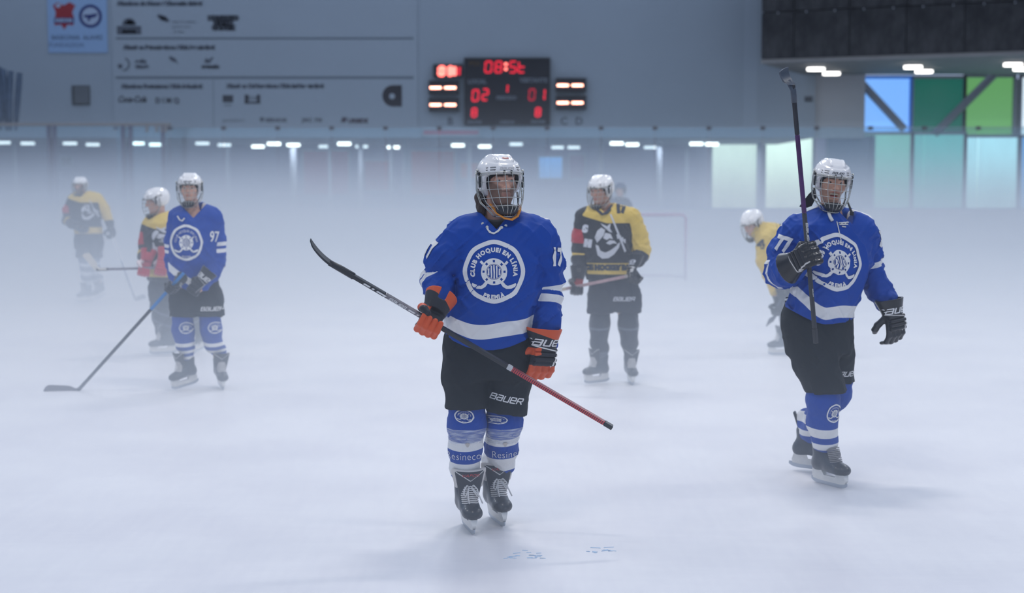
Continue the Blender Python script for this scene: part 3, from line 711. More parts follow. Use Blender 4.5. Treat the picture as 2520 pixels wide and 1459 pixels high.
class Skin:
    """surface on which prints are laid"""
    def __init__(s, me): s.bvh = BVHTree.FromPolygons([v.co[:] for v in me.vertices], [tuple(p.vertices) for p in me.polygons])
    def lay(s, V, F, origin, right, up, step=.009, lift=.0042, far=.35, ripple=None):
        """V in metres on a flat sheet at origin; pressed onto the surface along -(right x up)"""
        right = Vector(right).normalized(); up = Vector(up); up = (up - right * up.dot(right)).normalized(); n = right.cross(up).normalized()
        V, F = cut_grid(V, F, step); O = Vector(origin); out = []; ok = []
        for x, y, z in V:
            p = O + right * x + up * y
            h = s.bvh.ray_cast(p + n * far, -n, 2 * far)
            if h[0] is None: out.append(p); ok.append(False)
            else: out.append(h[0] + (h[1] if h[1].dot(n) > 0 else n) * lift); ok.append(True)
        F = [f for f in F if all(ok[i] for i in f) and max((out[f[0]] - out[i]).length for i in f) < step * 4]
        return out, F
def lay_print(skin, V, F, origin, right, up, m, name, parent, label=None, **k):
    o, f = skin.lay(V, F, origin, right, up, **k)
    if not f: return None
    used = sorted({i for q in f for i in q}); mp = {a: b for b, a in enumerate(used)}
    return link(name, mesh_np(name, [o[i] for i in used], [tuple(mp[i] for i in q) for q in f], True), m, parent, label)
def ring2(r0, r1, n=48, a0=0.0, a1=2 * PI, wob=0.0):
    V = []; 
    for i in range(n + 1):
        a = a0 + (a1 - a0) * i / n; k = 1 + wob * math.cos(8 * a)
        V += [(r0 * math.cos(a) * k, r0 * math.sin(a) * k, 0), (r1 * math.cos(a) * k, r1 * math.sin(a) * k, 0)]
    return V, [(2 * i, 2 * i + 2, 2 * i + 3, 2 * i + 1) if r1 > r0 else (2 * i, 2 * i + 1, 2 * i + 3, 2 * i + 2) for i in range(n)]
def join2(parts):
    V = []; F = []
    for v, f in parts:
        k = len(V); V += list(v); F += [tuple(i + k for i in q) for q in f]
    return V, F
def arc_text(body, r, size, a_mid, inward=False, spacing=1.0, off=.0):
    """letters along an arc"""
    out = []; ws = []
    for ch in body:
        if ch == ' ': ws.append((None, size * .32)); continue
        V, F = text_mesh(ch, size=size, offset=off, align='LEFT'); xs_ = [v[0] for v in V]; lo, hi = min(xs_), max(xs_)
        V = [(x - (lo + hi) / 2, y, 0) for x, y, z in V]; ws.append(((V, F), (hi - lo) + size * .09))
    tot = sum(w_ for _, w_ in ws) * spacing; s = -tot / 2
    for g, w_ in ws:
        c = s + w_ * spacing / 2; s += w_ * spacing
        if g is None: continue
        a = a_mid - c / r if not inward else a_mid + c / r
        rot = a - PI / 2 if not inward else a + PI / 2
        cc, ss = math.cos(rot), math.sin(rot)
        out.append(([(x * cc - y * ss + r * math.cos(a), x * ss + y * cc + r * math.sin(a), 0) for x, y, z in g[0]], g[1]))
    return join2(out)
def crest_shape(full=True):
    """round club badge of radius 1: wavy ring, arched words, ship's wheel ring with stripes, crossed sticks"""
    parts = [ring2(.86, 1.0, 64, wob=.012)]
    if full:
        parts.append(arc_text('CLUB HOQUEI EN LÍNIA', .685, .185, PI / 2, off=.012, spacing=1.03))
        parts.append(arc_text('PREMIÀ', .80, .17, -PI / 2, True, off=.01))
    else:
        parts.append(arc_text('CLUB HOQUEI EN LINIA', .65, .19, PI / 2)); parts.append(arc_text('PREMIA', .8, .17, -PI / 2, True))
    # central ring with eight holes
    n = 64; V = []; F = []
    rings = [.245, .30, .375, .42]
    hole = .036
    for (r0, r1) in ((.25, .302), (.374, .425)): parts.append(ring2(r0, r1, 48))
    for k in range(8):
        a = k * PI / 4; a0 = a + hole / .338 * 1.0; a1 = a + PI / 4 - hole / .338
        parts.append(ring2(.302, .374, 6, a0, a1))
    for i in range(-2, 3):
        x = i * .085; h = math.sqrt(max(.215 ** 2 - (abs(x) + .018) ** 2, .001)); parts.append(([(x - .022, -h, 0), (x + .022, -h, 0), (x + .022, h, 0), (x - .022, h, 0)], [(0, 1, 2, 3)]))
    parts.append(ring2(.222, .234, 40))
    for s in (-1, 1):
        def q(pts): return [(s * x, y, 0) for x, y in pts]
        f = (lambda n_: tuple(range(n_))) if s > 0 else (lambda n_: tuple(reversed(range(n_))))
        parts.append((q([(.325, .27), (.385, .215), (.465, .30), (.405, .355)]), [f(4)]))
        b = q([(.26, -.30), (.32, -.345), (.36, -.40), (.44, -.45), (.62, -.40), (.70, -.36), (.72, -.41), (.68, -.49), (.55, -.545), (.40, -.55), (.28, -.48), (.20, -.36)])
        parts.append((b, [(0, 1, 10, 11) if s > 0 else (11, 10, 1, 0), (1, 2, 9, 10) if s > 0 else (10, 9, 2, 1), (2, 3, 8, 9) if s > 0 else (9, 8, 3, 2), (3, 4, 7, 8) if s > 0 else (8, 7, 4, 3), (4, 5, 6, 7) if s > 0 else (7, 6, 5, 4)]))
    return join2(parts)
def scaled(G, sx, sy=None): sy = sx if sy is None else sy; return [(x * sx, y * sy, 0) for x, y, z in G[0]], G[1]
def rot2(G, a): c, s = math.cos(a), math.sin(a); return [(x * c - y * s, x * s + y * c, 0) for x, y, z in G[0]], G[1]
# block letters of the kit maker, drawn as slanted strokes
BL = {'b': [[(0, 0), (0, 1), (.75, 1), (.82, .86), (.75, .56), (.02, .53)], [(.75, .56), (.86, .4), (.78, 0), (0, 0)]],
      'a': [[(.02, 1), (.72, 1), (.80, .9), (.8, 0), (.08, 0), (0, .12), (0, .45), (.08, .55), (.8, .55)]],
      'u': [[(0, 1), (0, .12), (.08, 0), (.8, 0), (.8, 1)]],
      'e': [[(.8, 0), (.08, 0), (0, .12), (0, .88), (.08, 1), (.72, 1), (.8, .88), (.8, .48), (.02, .48)]],
      'r': [[(0, 0), (0, .88), (.08, 1), (.74, 1), (.82, .86), (.82, .60), (.74, .46), (.05, .46)], [(.42, .46), (.82, 0)]]}
def stroke_word(word, h, slant=.25, wd=.20, gap=.32, wide=1.0):
    V = []; F = []; x = 0.0
    for ch in word:
        for st_ in BL[ch]:
            pts = [((px * wide + x), py) for px, py in st_]
            for (x0, y0), (x1, y1) in zip(pts[:-1], pts[1:]):
                dx, dy = x1 - x0, y1 - y0; l = math.hypot(dx, dy); ux_, uy_ = dx / l, dy / l; e = wd / 2
                nx_, ny_ = -uy_ * e, ux_ * e; x0 -= ux_ * e * .7; y0 -= uy_ * e * .7; x1 += ux_ * e * .7; y1 += uy_ * e * .7
                k = len(V); V += [(x0 - nx_, y0 - ny_), (x1 - nx_, y1 - ny_), (x1 + nx_, y1 + ny_), (x0 + nx_, y0 + ny_)]; F.append((k, k + 1, k + 2, k + 3))
        x += .82 * wide + gap
    tot = x - gap
    return [((a - tot / 2 + (b - .5) * slant) * h, (b - .5) * h, 0) for a, b in V], F
# ================================================================== kit: heads, helmets, skates, gloves, sticks
WHITE_C = (.74, .73, .72); BLUE_C = (.0012, .050, .32); BLACK_C = (.012, .013, .017)
def head_sdf(Q, mouth=0.0):
    """head in its own frame: face towards -y, x to the side, z up, origin between the ears"""
    d = ell(Q, (0, .018, .035), (.076, .098, .095))
    d = smin(d, ell(Q, (0, -.020, -.045), (.060, .074, .085 + .008 * mouth)), .04)
    d = smin(d, ell(Q, (0, -.070, -.108 - .012 * mouth), (.026, .022, .018)), .03)
    for s in (-1, 1):
        d = smin(d, ell(Q, (s * .046, -.055, -.022), (.022, .026, .020)), .022)
        d = smin(d, ell(Q, (s * .079, .012, -.008), (.009, .020, .032)), .008)
        d = smax(d, -ell(Q, (s * .031, -.106, .003), (.020, .022, .012)), .012)
        d = smin(d, seg(Q, (s * .018, -.083, .0105 - .0030 * mouth), (s * .046, -.072, .0085 - .0030 * mouth), .0055, .0050), .005)
        d = smin(d, seg(Q, (s * .019, -.080, -.0055 + .002 * mouth), (s * .044, -.070, -.0045 + .002 * mouth), .0045, .0045), .006)
    d = smin(d, seg(Q, (-.038, -.082, .024), (.038, -.082, .024), .011, .011), .014)
    d = smin(d, seg(Q, (0, -.088, .012), (0, -.112, -.028), .008, .0125), .010)
    for s in (-1, 1): d = smin(d, ell(Q, (s * .0125, -.102, -.032), (.008, .010, .007)), .006)
    if mouth:
        d = smin(d, seg(Q, (-.024, -.088, -.054), (.024, -.088, -.054), .007, .007), .007)
        d = smin(d, seg(Q, (-.020, -.084, -.097), (.020, -.084, -.097), .008, .008), .008)
        d = smax(d, -ell(Q, (0, -.098, -.073), (.031, .032, .018)), .004)
        for s in (-1, 1): d = smin(d, ell(Q, (s * .040, -.068, -.040), (.018, .018, .018)), .015)
    else:
        d = smin(d, seg(Q, (-.021, -.086, -.062), (.021, -.086, -.062), .0055, .0055), .006)
        d = smin(d, seg(Q, (-.017, -.084, -.072), (.017, -.084, -.072), .0065, .0065), .006)
    return d
def head_attrs(Q, beard, mouth):
    x, y, z = Q; S = lambda v, a, b: np.clip((v - a) / (b - a), 0, 1)
    front = S(-y, .0, .03)
    lip = (np.abs(z + (.067 if not mouth else .073)) < (.009 if not mouth else .022)) & (np.abs(x) < .028) & (y < -.082)
    lipv = np.where(lip, .62, 0.0) * S(-y, .086, .094) * S(.030 - np.abs(x), 0, .008)
    br = S(.010 - np.abs(z - (.026 - .08 * np.abs(np.abs(x) - .03))), 0, .006) * S(.05 - np.abs(x), 0, .01) * S(np.abs(x), .008, .014) * S(-y, .06, .075)
    line = -.035 - .35 * (np.abs(x) - .0)           # beard edge, higher at the jaw's sides
    bd = beard * front * np.maximum(S(-.045 - z + np.abs(x) * .9 * (np.abs(x) > .02), -.01, .02) * (z < .0), S(.008 - np.abs(z + .049), 0, .006) * (np.abs(x) < .034)) * (1 - lipv)
    bd = np.where(z < -.14, bd * 0.2, bd)
    return {'lip': lipv, 'brow': br, 'beard': bd}
def skin_mat(name, skin, hair, lip=(.42, .12, .10)):
    m = bpy.data.materials.new(name); m.use_nodes = True; nt = m.node_tree; N = nt.nodes; L = nt.links; b = N['Principled BSDF']
    b.inputs['Roughness'].default_value = .5; b.inputs['Subsurface Weight'].default_value = 0.0
    tc = N.new('ShaderNodeTexCoord'); nz = N.new('ShaderNodeTexNoise'); nz.inputs['Scale'].default_value = 26; nz.inputs['Detail'].default_value = 4; L.new(tc.outputs['Object'], nz.inputs['Vector'])
    def mix(f, a, c):
        mx = N.new('ShaderNodeMix'); mx.data_type = 'RGBA'
        L.new(f, mx.inputs[0])
        for i, v in ((6, a), (7, c)):
            if isinstance(v, tuple): mx.inputs[i].default_value = (*v, 1)
            else: L.new(v, mx.inputs[i])
        return mx.outputs[2]
    cur = mix(nz.outputs['Fac'], tuple(c * .82 for c in skin), tuple(min(1, c * 1.15) for c in skin))
    for att, col in (('lip', lip), ('beard', hair), ('brow', tuple(c * .6 for c in hair))):
        a = N.new('ShaderNodeAttribute'); a.attribute_name = att
        mu = N.new('ShaderNodeMath'); mu.operation = 'MULTIPLY'; L.new(a.outputs['Fac'], mu.inputs[0]); mu.inputs[1].default_value = .92
        cur = mix(mu.outputs[0], cur, col)
    L.new(cur, b.inputs['Base Color'])
    bp = N.new('ShaderNodeBump'); bp.inputs['Strength'].default_value = .2; bp.inputs['Distance'].default_value = .004; n2 = N.new('ShaderNodeTexNoise'); n2.inputs['Scale'].default_value = 180; L.new(tc.outputs['Object'], n2.inputs['Vector'])
    L.new(n2.outputs['Fac'], bp.inputs['Height']); L.new(bp.outputs['Normal'], b.inputs['Normal'])
    return m
helmet_white = mat('helmet_white', (.78, .76, .74), .22, coat=.6, spec=.5)
black_plastic = mat('black_plastic', BLACK_C, .4)
black_foam = mat('black_foam', (.014, .014, .016), .9)
wire_m = mat('cage_wire', (.50, .50, .46), .28, 1.0)
def zcut(y): return np.interp(y, [-.14, -.075, -.05, -.028, .0, .05, .15], [.036, .032, .018, -.03, -.062, -.066, -.05])
def helmet_fn(P):
    x, y, z = P; ax = np.abs(x)
    o = ell(P, (0, .014, .030), (.108, .134, .112))
    o = o - .004 * np.clip((.084 - z + .25 * (y + .1)) / .004, 0, 1)                       # lower band stands proud
    o = o - .0065 * np.exp(-((ax - .048 - .10 * np.clip(y, -.1, .1)) / .009) ** 2) * np.clip((z - .088) / .012, 0, 1)
    o = o + .004 * np.exp(-(x / .022) ** 2) * np.clip((z - .10) / .01, 0, 1)
    i = ell(P, (0, .014, .026), (.094, .120, .098))
    d = np.maximum(o, -i)
    d = smax(d, zcut(y) - z + .02 * np.clip((ax - .09) / .02, 0, 1) * 0, .005)
    d = np.maximum(d, -seg(P, (.045, -.2, .047), (-.045, -.2, .047), .001, .001) * 0 - 1)  # no cut
    for s in (-1, 1):
        for zz in (.064, .052):
            for xx, l in ((.066, .015), (.088, .006)):
                M = [(math.cos(s * .65), math.sin(s * .65), 0), (-math.sin(s * .65), math.cos(s * .65), 0), (0, 0, 1)]
                yy = .014 - .134 * math.sqrt(max(0, 1 - (xx / .112) ** 2))
                d = np.maximum(d, -rbox(P, (s * xx, yy, zz), (l, .016, .0026), .001, M))
        d = np.maximum(d, -rbox(P, (s * .050, -.085, .110), (.004, .02, .004), .002))
        d = np.maximum(d, -rbox(P, (s * .104, .03, .045), (.02, .022, .003), .001))
        d = np.maximum(d, -rbox(P, (s * .104, .03, .06), (.02, .018, .003), .001))
        d = np.maximum(d, -ell(P, (s * .108, .022, -.030), (.02, .012, .014)))
    return d
helmet_me = sdf_mesh('helmet_shell', helmet_fn, (-.125, -.14, -.075), (.125, .16, .155), .0027)
helmet_far_me = sdf_mesh('helmet_shell', helmet_fn, (-.125, -.14, -.075), (.125, .16, .155), .0042)
def liner_fn(P):
    o = ell(P, (0, .014, .026), (.0935, .119, .0975)); i = ell(P, (0, .018, .030), (.079, .104, .088))
    return smax(np.maximum(o, -i), zcut(P[1]) - P[2] - .006, .004)
liner_me = sdf_mesh('liner', liner_fn, (-.1, -.12, -.08), (.1, .14, .13), .005)
CZ = [.040, -.04, -.10, -.135, -.170]
def cage_pt(th, z):
    w_ = np.interp(-z, [-v for v in CZ], [.110, .113, .105, .086, .060]); D = np.interp(-z, [-v for v in CZ], [.138, .158, .157, .146, .120])
    return Vector((w_ * math.sin(th), .0 - D * math.cos(th) + .002, z))
def tmax(z): return R(float(np.interp(-z, [-v for v in CZ], [92, 90, 80, 66, 56])))
def cage_mesh():
    mb = MB(); r = .0019
    for z in (.030, -.004, -.042, -.082, -.120): mb.tube([cage_pt(t * tmax(z), z) for t in np.linspace(-1, 1, 25)], r, 5)
    mb.tube([cage_pt(t * tmax(-.168), -.168 - .004 * (1 - t * t)) for t in np.linspace(-1, 1, 15)], r * 1.4, 5)
    mb.tube([cage_pt(t * tmax(.04), .040) for t in np.linspace(-1, 1, 25)], r * 1.2, 5)
    for f in (-.80, -.56, -.33, -.11, .11, .33, .56, .80):
        mb.tube([cage_pt(f * tmax(z), z) for z in np.linspace(.042, -.168, 14)], r, 5)
    for s in (-1, 1):
        for e in (0, .008): mb.tube([cage_pt(s * tmax(z), z) + Vector((s * e * .4, e, 0)) for z in np.linspace(.050, -.168, 14)], r * 1.25, 5)
        mb.tube([Vector((s * .110, .0, .050)), Vector((s * .114, -.004, .058)), Vector((s * .118, -.012, .060)), Vector((s * .118, -.018, .052))], .004, 6)
    return mesh_np('cage', mb.V, mb.F, True)
cage_me = cage_mesh(); cage_me.materials.append(wire_m)
def chin_fn(P): return np.maximum(ell(P, (0, -.098, -.138), (.056, .036, .034)), -ell(P, (0, -.075, -.120), (.050, .045, .030)))
chin_me = sdf_mesh('chin_cup', chin_fn, (-.06, -.14, -.175), (.06, -.06, -.10), .004)
def small_parts():
    mb = MB()
    for s in (-1, 1): mb.box((s * .018, -.126, .041), (.009, .012, .016), bev=.003)
    mb2 = MB()
    for s in (-1, 1):
        mb2.box((s * .110, -.028, .0), (.012, .014, .055), bev=.004); mb2.box((s * .112, -.02, .04), (.012, .02, .016), bev=.004)
    return mb, mb2
def make_helmet(parent, M, far=False, label=None, strap=black_plastic, logo=True, glare=None):
    h = link('helmet', helmet_far_me if far else helmet_me, helmet_white, parent, label); h.matrix_local = M
    link('liner', liner_me, black_foam, h)
    link('cage', cage_me, wire_m, h)
    link('chin_cup', chin_me, black_plastic, h)
    a, b = small_parts(); a.build('clip', black_plastic, h, smooth=True, kind='stuff'); b.build('side_clip', black_plastic, h, smooth=True, kind='stuff')
    for s in (-1, 1):
        MB().tube([(s * .098, .02, -.045), (s * .088, -.02, -.09), (s * .068, -.065, -.130), (s * .045, -.10, -.145)], .0055, 6, flat=.5).build('chin_strap', strap, h, smooth=True)
    if logo:
        sk = Skin(helmet_far_me if far else helmet_me); V, F = stroke_word('bauer', .0105, wd=.24, slant=.4, wide=1.25)
        lay_print(sk, V, F, (0, -.1, .058), (1, 0, 0), (0, 0, 1), mat('logo_black', (.02, .02, .025), .5) if logo == 'black' else mat('logo_pale', (.52, .50, .48), .5), 'logo', h, step=.006, lift=.0008)
    return h
def eyeball(parent, M, look, m=None):
    bm = bmesh.new(); bmesh.ops.create_uvsphere(bm, u_segments=16, v_segments=12, radius=.0118); me = bpy.data.meshes.new('eye'); bm.to_mesh(me); bm.free()
    me.polygons.foreach_set('use_smooth', np.ones(len(me.polygons), dtype=bool)); L_ = Vector(look).normalized()
    at_ = me.attributes.new('iris', 'FLOAT', 'POINT'); at_.data.foreach_set('value', np.array([(v.co.normalized() - L_).length * .0118 - .0072 for v in me.vertices], dtype=f32))
    em = zone_mat('eye_mat', (.36, .31, .29), [('iris', (.035, .02, .012))], rough=.15, sheen=0, bump=0, spec=.6)
    for s in (-1, 1):
        o = link('eye', me, em, parent); o.matrix_local = M @ Matrix.Translation((s * .031, -.0745, .0025))

# ---- skate: toe towards -y, origin under the blade
def boot_fn(P):
    d = ell(P, (0, -.098, .108), (.047, .062, .038))
    d = smin(d, ell(P, (0, -.02, .118), (.042, .085, .042)), .03)
    d = smin(d, ell(P, (0, .090, .122), (.038, .048, .050)), .035)
    d = smin(d, seg(P, (0, .062, .150), (0, .070, .232), .046, .052), .035)
    d = smin(d, seg(P, (0, -.03, .135), (0, .035, .185), .038, .042), .03)
    d = smax(d, -(P[2] - .080), .01)
    d = smax(d, P[2] - (.235 + .35 * np.clip(P[1] - .03, 0, .1)), .008)
    return smax(d, -seg(P, (0, .055, .215), (0, .060, .30), .038, .044), .006)
def boot_attr(V):
    return {'cap': np.maximum(V[1] + .098 - .2 * (V[2] - .11), -.5) , 'stripe': np.abs(V[1] - .03 + (V[2] - .12) * .8) - .008}
boot_me = sdf_mesh('boot', boot_fn, (-.06, -.165, .07), (.06, .15, .28), .0052, boot_attr)
def tongue_fn(P, grow=0.0):
    M = Matrix.Rotation(R(-12), 4, 'X') @ Matrix.Translation((0, .046, -.238)); q = sub_mat(M, P)
    hw = .060 + .012 * np.clip(q[2] / .06, -1, 1)
    d = rbox([q[0] * (.052 / hw), q[1] + q[0] ** 2 * -6.0, q[2]], (0, 0, 0), (.050 + grow, .008 + grow * .3, .075 + grow), .008)
    return d
tongue_me = sdf_mesh('tongue', tongue_fn, (-.09, -.12, .13), (.09, .03, .34), .0045, lambda V: {'vee': np.abs(V[2] - (.262 + np.abs(V[0]) * .75)) - .0028})
def trim_fn(P): return np.maximum(tongue_fn([P[0], P[1] - .007, P[2]], .008), .225 - P[2])
tongue_trim_me = sdf_mesh('tongue_trim', trim_fn, (-.1, -.12, .2), (.1, .05, .345), .0045)
def holder_mesh():
    mb = MB(); o = [(-.135, .030), (-.150, .052), (-.140, .082), (-.075, .086), (-.060, .060), (.035, .058), (.050, .088), (.125, .088), (.135, .050), (.128, .030), (.08, .024), (-.10, .024)]
    n = len(o); V = []
    for sx in (-1, 1):
        for y, z in o: V.append((sx * (.0075 + .22 * max(0, z - .045)), y, z))
    F = [(i, (i + 1) % n, n + (i + 1) % n, n + i) for i in range(n)]
    caps = [(0, 1, 2, 3, 4, 10 + 1), (4, 5, 10, 11), (5, 6, 7, 8, 9, 10)]
    for c in caps: F.append(tuple(reversed(c))); F.append(tuple(n + i for i in c))
    mb.add(V, F); return mb
def blade_mesh():
    mb = MB(); t = [(-.150 + .30 * i / 20) for i in range(21)]; lo = [.0 + .020 * abs((y) / .15) ** 6 for y in t]
    V = []; 
    for sx in (-.0022, .0022): V += [(sx, y, z) for y, z in zip(t, lo)] + [(sx, y, .036) for y in t]
    n = 42; F = []
    for i in range(20):
        F += [(i, i + 1, 21 + i + 1, 21 + i), (n + i, n + 21 + i, n + 21 + i + 1, n + i + 1), (i, n + i, n + i + 1, i + 1)]
    F += [(0, 21, n + 21, n), (20, n + 20, n + 41, 41)]
    mb.add(V, F); return mb
def laces(loose, thick=.0035):
    mb = MB()
    for k in range(10):
        f = k / 9; y = -.080 + .034 * f; z = .146 + .086 * f; w_ = .036 + .004 * f; s = 1 if k % 2 else -1
        mb.tube([(-w_, y + .026, z - .006), (-w_ * .6, y - .002, z - .001), (0, y - .009 + s * .002, z + .003), (w_ * .6, y - .002, z - .001), (w_, y + .026, z - .006)], thick, 6)
    if loose:
        for s in (-1, 1):
            mb.tube([(0, -.042, .236), (s * .016, -.056, .240), (s * .030, -.066, .222), (s * .034, -.076, .196), (s * .026, -.080, .188), (s * .016, -.068, .208), (0, -.044, .234)], thick, 6)
            mb.tube([(0, -.044, .234), (s * .010, -.058, .226), (s * .026 + .010, -.082, .19), (s * .030 + .018, -.098, .155)], thick, 6)
    return mb
hold_me = blade_me = None; LACE = {}
def make_skate(parent, M, boot_m, tongue=True, trim=None, loose=False, tongue_m=None, lace_m=None, far=False, label=None):
    global hold_me, blade_me
    if hold_me is None:
        a = holder_mesh(); hold_me = mesh_np('blade_holder', a.V, a.F); b = blade_mesh(); blade_me = mesh_np('blade', b.V, b.F)
        for me in (hold_me, blade_me):
            bm = bmesh.new(); bm.from_mesh(me); bmesh.ops.recalc_face_normals(bm, faces=bm.faces); bm.to_mesh(me); bm.free()
        hold_me.materials.append(mat('holder_white', (.70, .69, .66), .35, vary=.15, vscale=30)); blade_me.materials.append(mat('blade_steel', (.42, .46, .52), .3, .8))
    me = boot_me if len(boot_me.materials) == 0 or boot_me.materials[0] == boot_m else boot_me.copy()
    if me.materials and me.materials[0] != boot_m: me.materials.clear()
    s = link('skate', me, boot_m, parent, label); s.matrix_local = M
    link('blade_holder', hold_me, None, s); link('blade', blade_me, None, s)
    if (loose, lace_m.name) not in LACE: a = laces(loose); LACE[(loose, lace_m.name)] = mesh_np('laces', a.V, a.F, True)
    link('laces', LACE[(loose, lace_m.name)], lace_m, s)
    if tongue:
        t_ = tongue_me if len(tongue_me.materials) == 0 or tongue_me.materials[0] == tongue_m else tongue_me.copy()
        if t_.materials and t_.materials[0] != tongue_m: t_.materials.clear()
        link('tongue', t_, tongue_m, s)
    if trim: link('tongue_trim', tongue_trim_me, trim, s)
    return s

# ---- gloves: +x index finger side (right hand), +z wrist, -y back of the hand
def glove_prims(P, grip):
    pr = {}
    pr['palm'] = rbox(P, (0, -.034, .028), (.052, .024, .058), .022)
    roll = None
    for zz, yy in ((.062, -.058), (.034, -.063), (.006, -.063), (-.020, -.056)):
        a = rbox(P, (0, yy, zz), (.050, .013, .0125), .009); roll = a if roll is None else np.minimum(roll, a)
    pr['roll'] = roll
    fg = None; L_ = (0.90, 1.0, 1.04, .98)
    for i in range(4):
        x = -.0412 + .0275 * i; k = L_[i]
        if grip: pts = [(x, -.045, -.022), (x, -.026, -.060 * k), (x, .022, -.060 * k), (x, .046, -.020)]
        else: pts = [(x, -.036, -.020), (x * 1.04, -.030, -.070 * k), (x * 1.06, .000, -.112 * k), (x * 1.04, .036, -.118 * k)]
        a = chain(P, pts, (.0155, .0150, .0145, .0128), .006); fg = a if fg is None else np.minimum(fg, a)
    pr['finger'] = fg
    if grip: pr['thumb'] = chain(P, [(.040, -.012, .060), (.062, .024, .036), (.056, .052, .012), (.034, .062, -.004)], (.021, .021, .018, .014), .01)
    else: pr['thumb'] = chain(P, [(.040, -.010, .055), (.068, .012, .020), (.076, .032, -.012), (.070, .046, -.034)], (.021, .020, .018, .014), .01)
    cf = loftz(P, [.075, .110, .165, .185], [0, 0, 0, 0], [-.026, -.022, -.016, -.014], [.054, .060, .074, .078], [.044, .052, .064, .068])
    cf = smax(cf, -loftz(P, [.12, .165, .19], [0, 0, 0], [-.020, -.016, -.014], [.040, .062, .070], [.036, .052, .060]), .004)
    pr['cuff'] = smax(cf, -(rbox(P, (0, .05, .165), (.018, .05, .035), .01)), .005)
    return pr
def glove_fn(grip):
    def f(P):
        p = glove_prims(P, grip)
        d = smin(p['palm'], p['roll'], .006); d = smin(d, p['finger'], .008); d = smin(d, p['thumb'], .012); return smin(d, p['cuff'], .010)
    return f
def glove_attr(grip):
    def f(V):
        p = glove_prims(V, grip); x, y, z = V
        big = .05
        fo = np.maximum(p['finger'] - np.minimum(np.minimum(p['palm'], p['roll']), p['thumb']) + .004, -(np.abs(x) * 0 + y + .048) if False else -1)
        acc = np.maximum(fo, np.where(y > -.02, -1.0, z + .006 + .5 * x)); acc = np.minimum(acc, np.maximum(np.maximum(np.abs(z - .050 + .3 * (x - .04)) - .022, .024 - x), -p['finger'] * 0 - 1))                                   # finger caps
        cuffp = np.maximum(.138 + x * .4 - z, -(z - .12))                   # corner of the cuff
        pipe = np.minimum(np.maximum(np.abs(z - .070 - .25 * x) - .0035, y + .03), np.maximum(np.abs(x + .040 + z * .2) - .0035, np.maximum(y + .045, z - .07)))
        return {'accent': np.minimum(acc, cuffp), 'pipe': pipe, 'thumbz': p['thumb'] - np.minimum(p['palm'], np.minimum(p['finger'], p['cuff'])) + .002, 'palmz': np.where(y > -.03, p['palm'] - np.minimum(np.minimum(p['finger'], p['thumb']), p['cuff']), big)}
    return f
GLOVE = {}
def glove_me(grip, left, h=.0042):
    k = (grip, left, h)
    if k not in GLOVE:
        me = sdf_mesh('glove', glove_fn(grip), (-.1, -.09, -.14), (.1, .085, .20), h, glove_attr(grip))
        if left:
            me.transform(Matrix.Scale(-1, 4, (1, 0, 0))); me.flip_normals()
        GLOVE[k] = me
    return GLOVE[k]
def frame(X, Y, Z, loc):
    Z = Vector(Z).normalized(); X = Vector(X); X = (X - Z * X.dot(Z)).normalized(); Y = Z.cross(X)
    M = Matrix((X, Y, Z)).transposed().to_4x4(); M.translation = Vector(loc); return M
def make_glove(parent, m, X, Z, loc, left=False, grip=True, word=None, wordm=None, label=None, h=.0042, scale=1.0):
    me = glove_me(grip, left, h)
    if len(me.materials) and me.materials[0] != m: me = me.copy(); me.materials.clear()
    sc_ = scale if isinstance(scale, tuple) else (scale,) * 3; M = frame(X, None, Z, loc) @ Matrix.Diagonal((*sc_, 1))
    g = link('glove', me, m, parent, label); g.matrix_local = M
    if word:
        sk = Skin(me); V, F = stroke_word(word, .034, wd=.22, slant=.25, wide=1.0)
        lay_print(sk, V, F, (0, -.03, .105), (1, 0, 0) , (0, 0, 1), wordm, 'lettering', g, step=.009, lift=.0016)
    return g

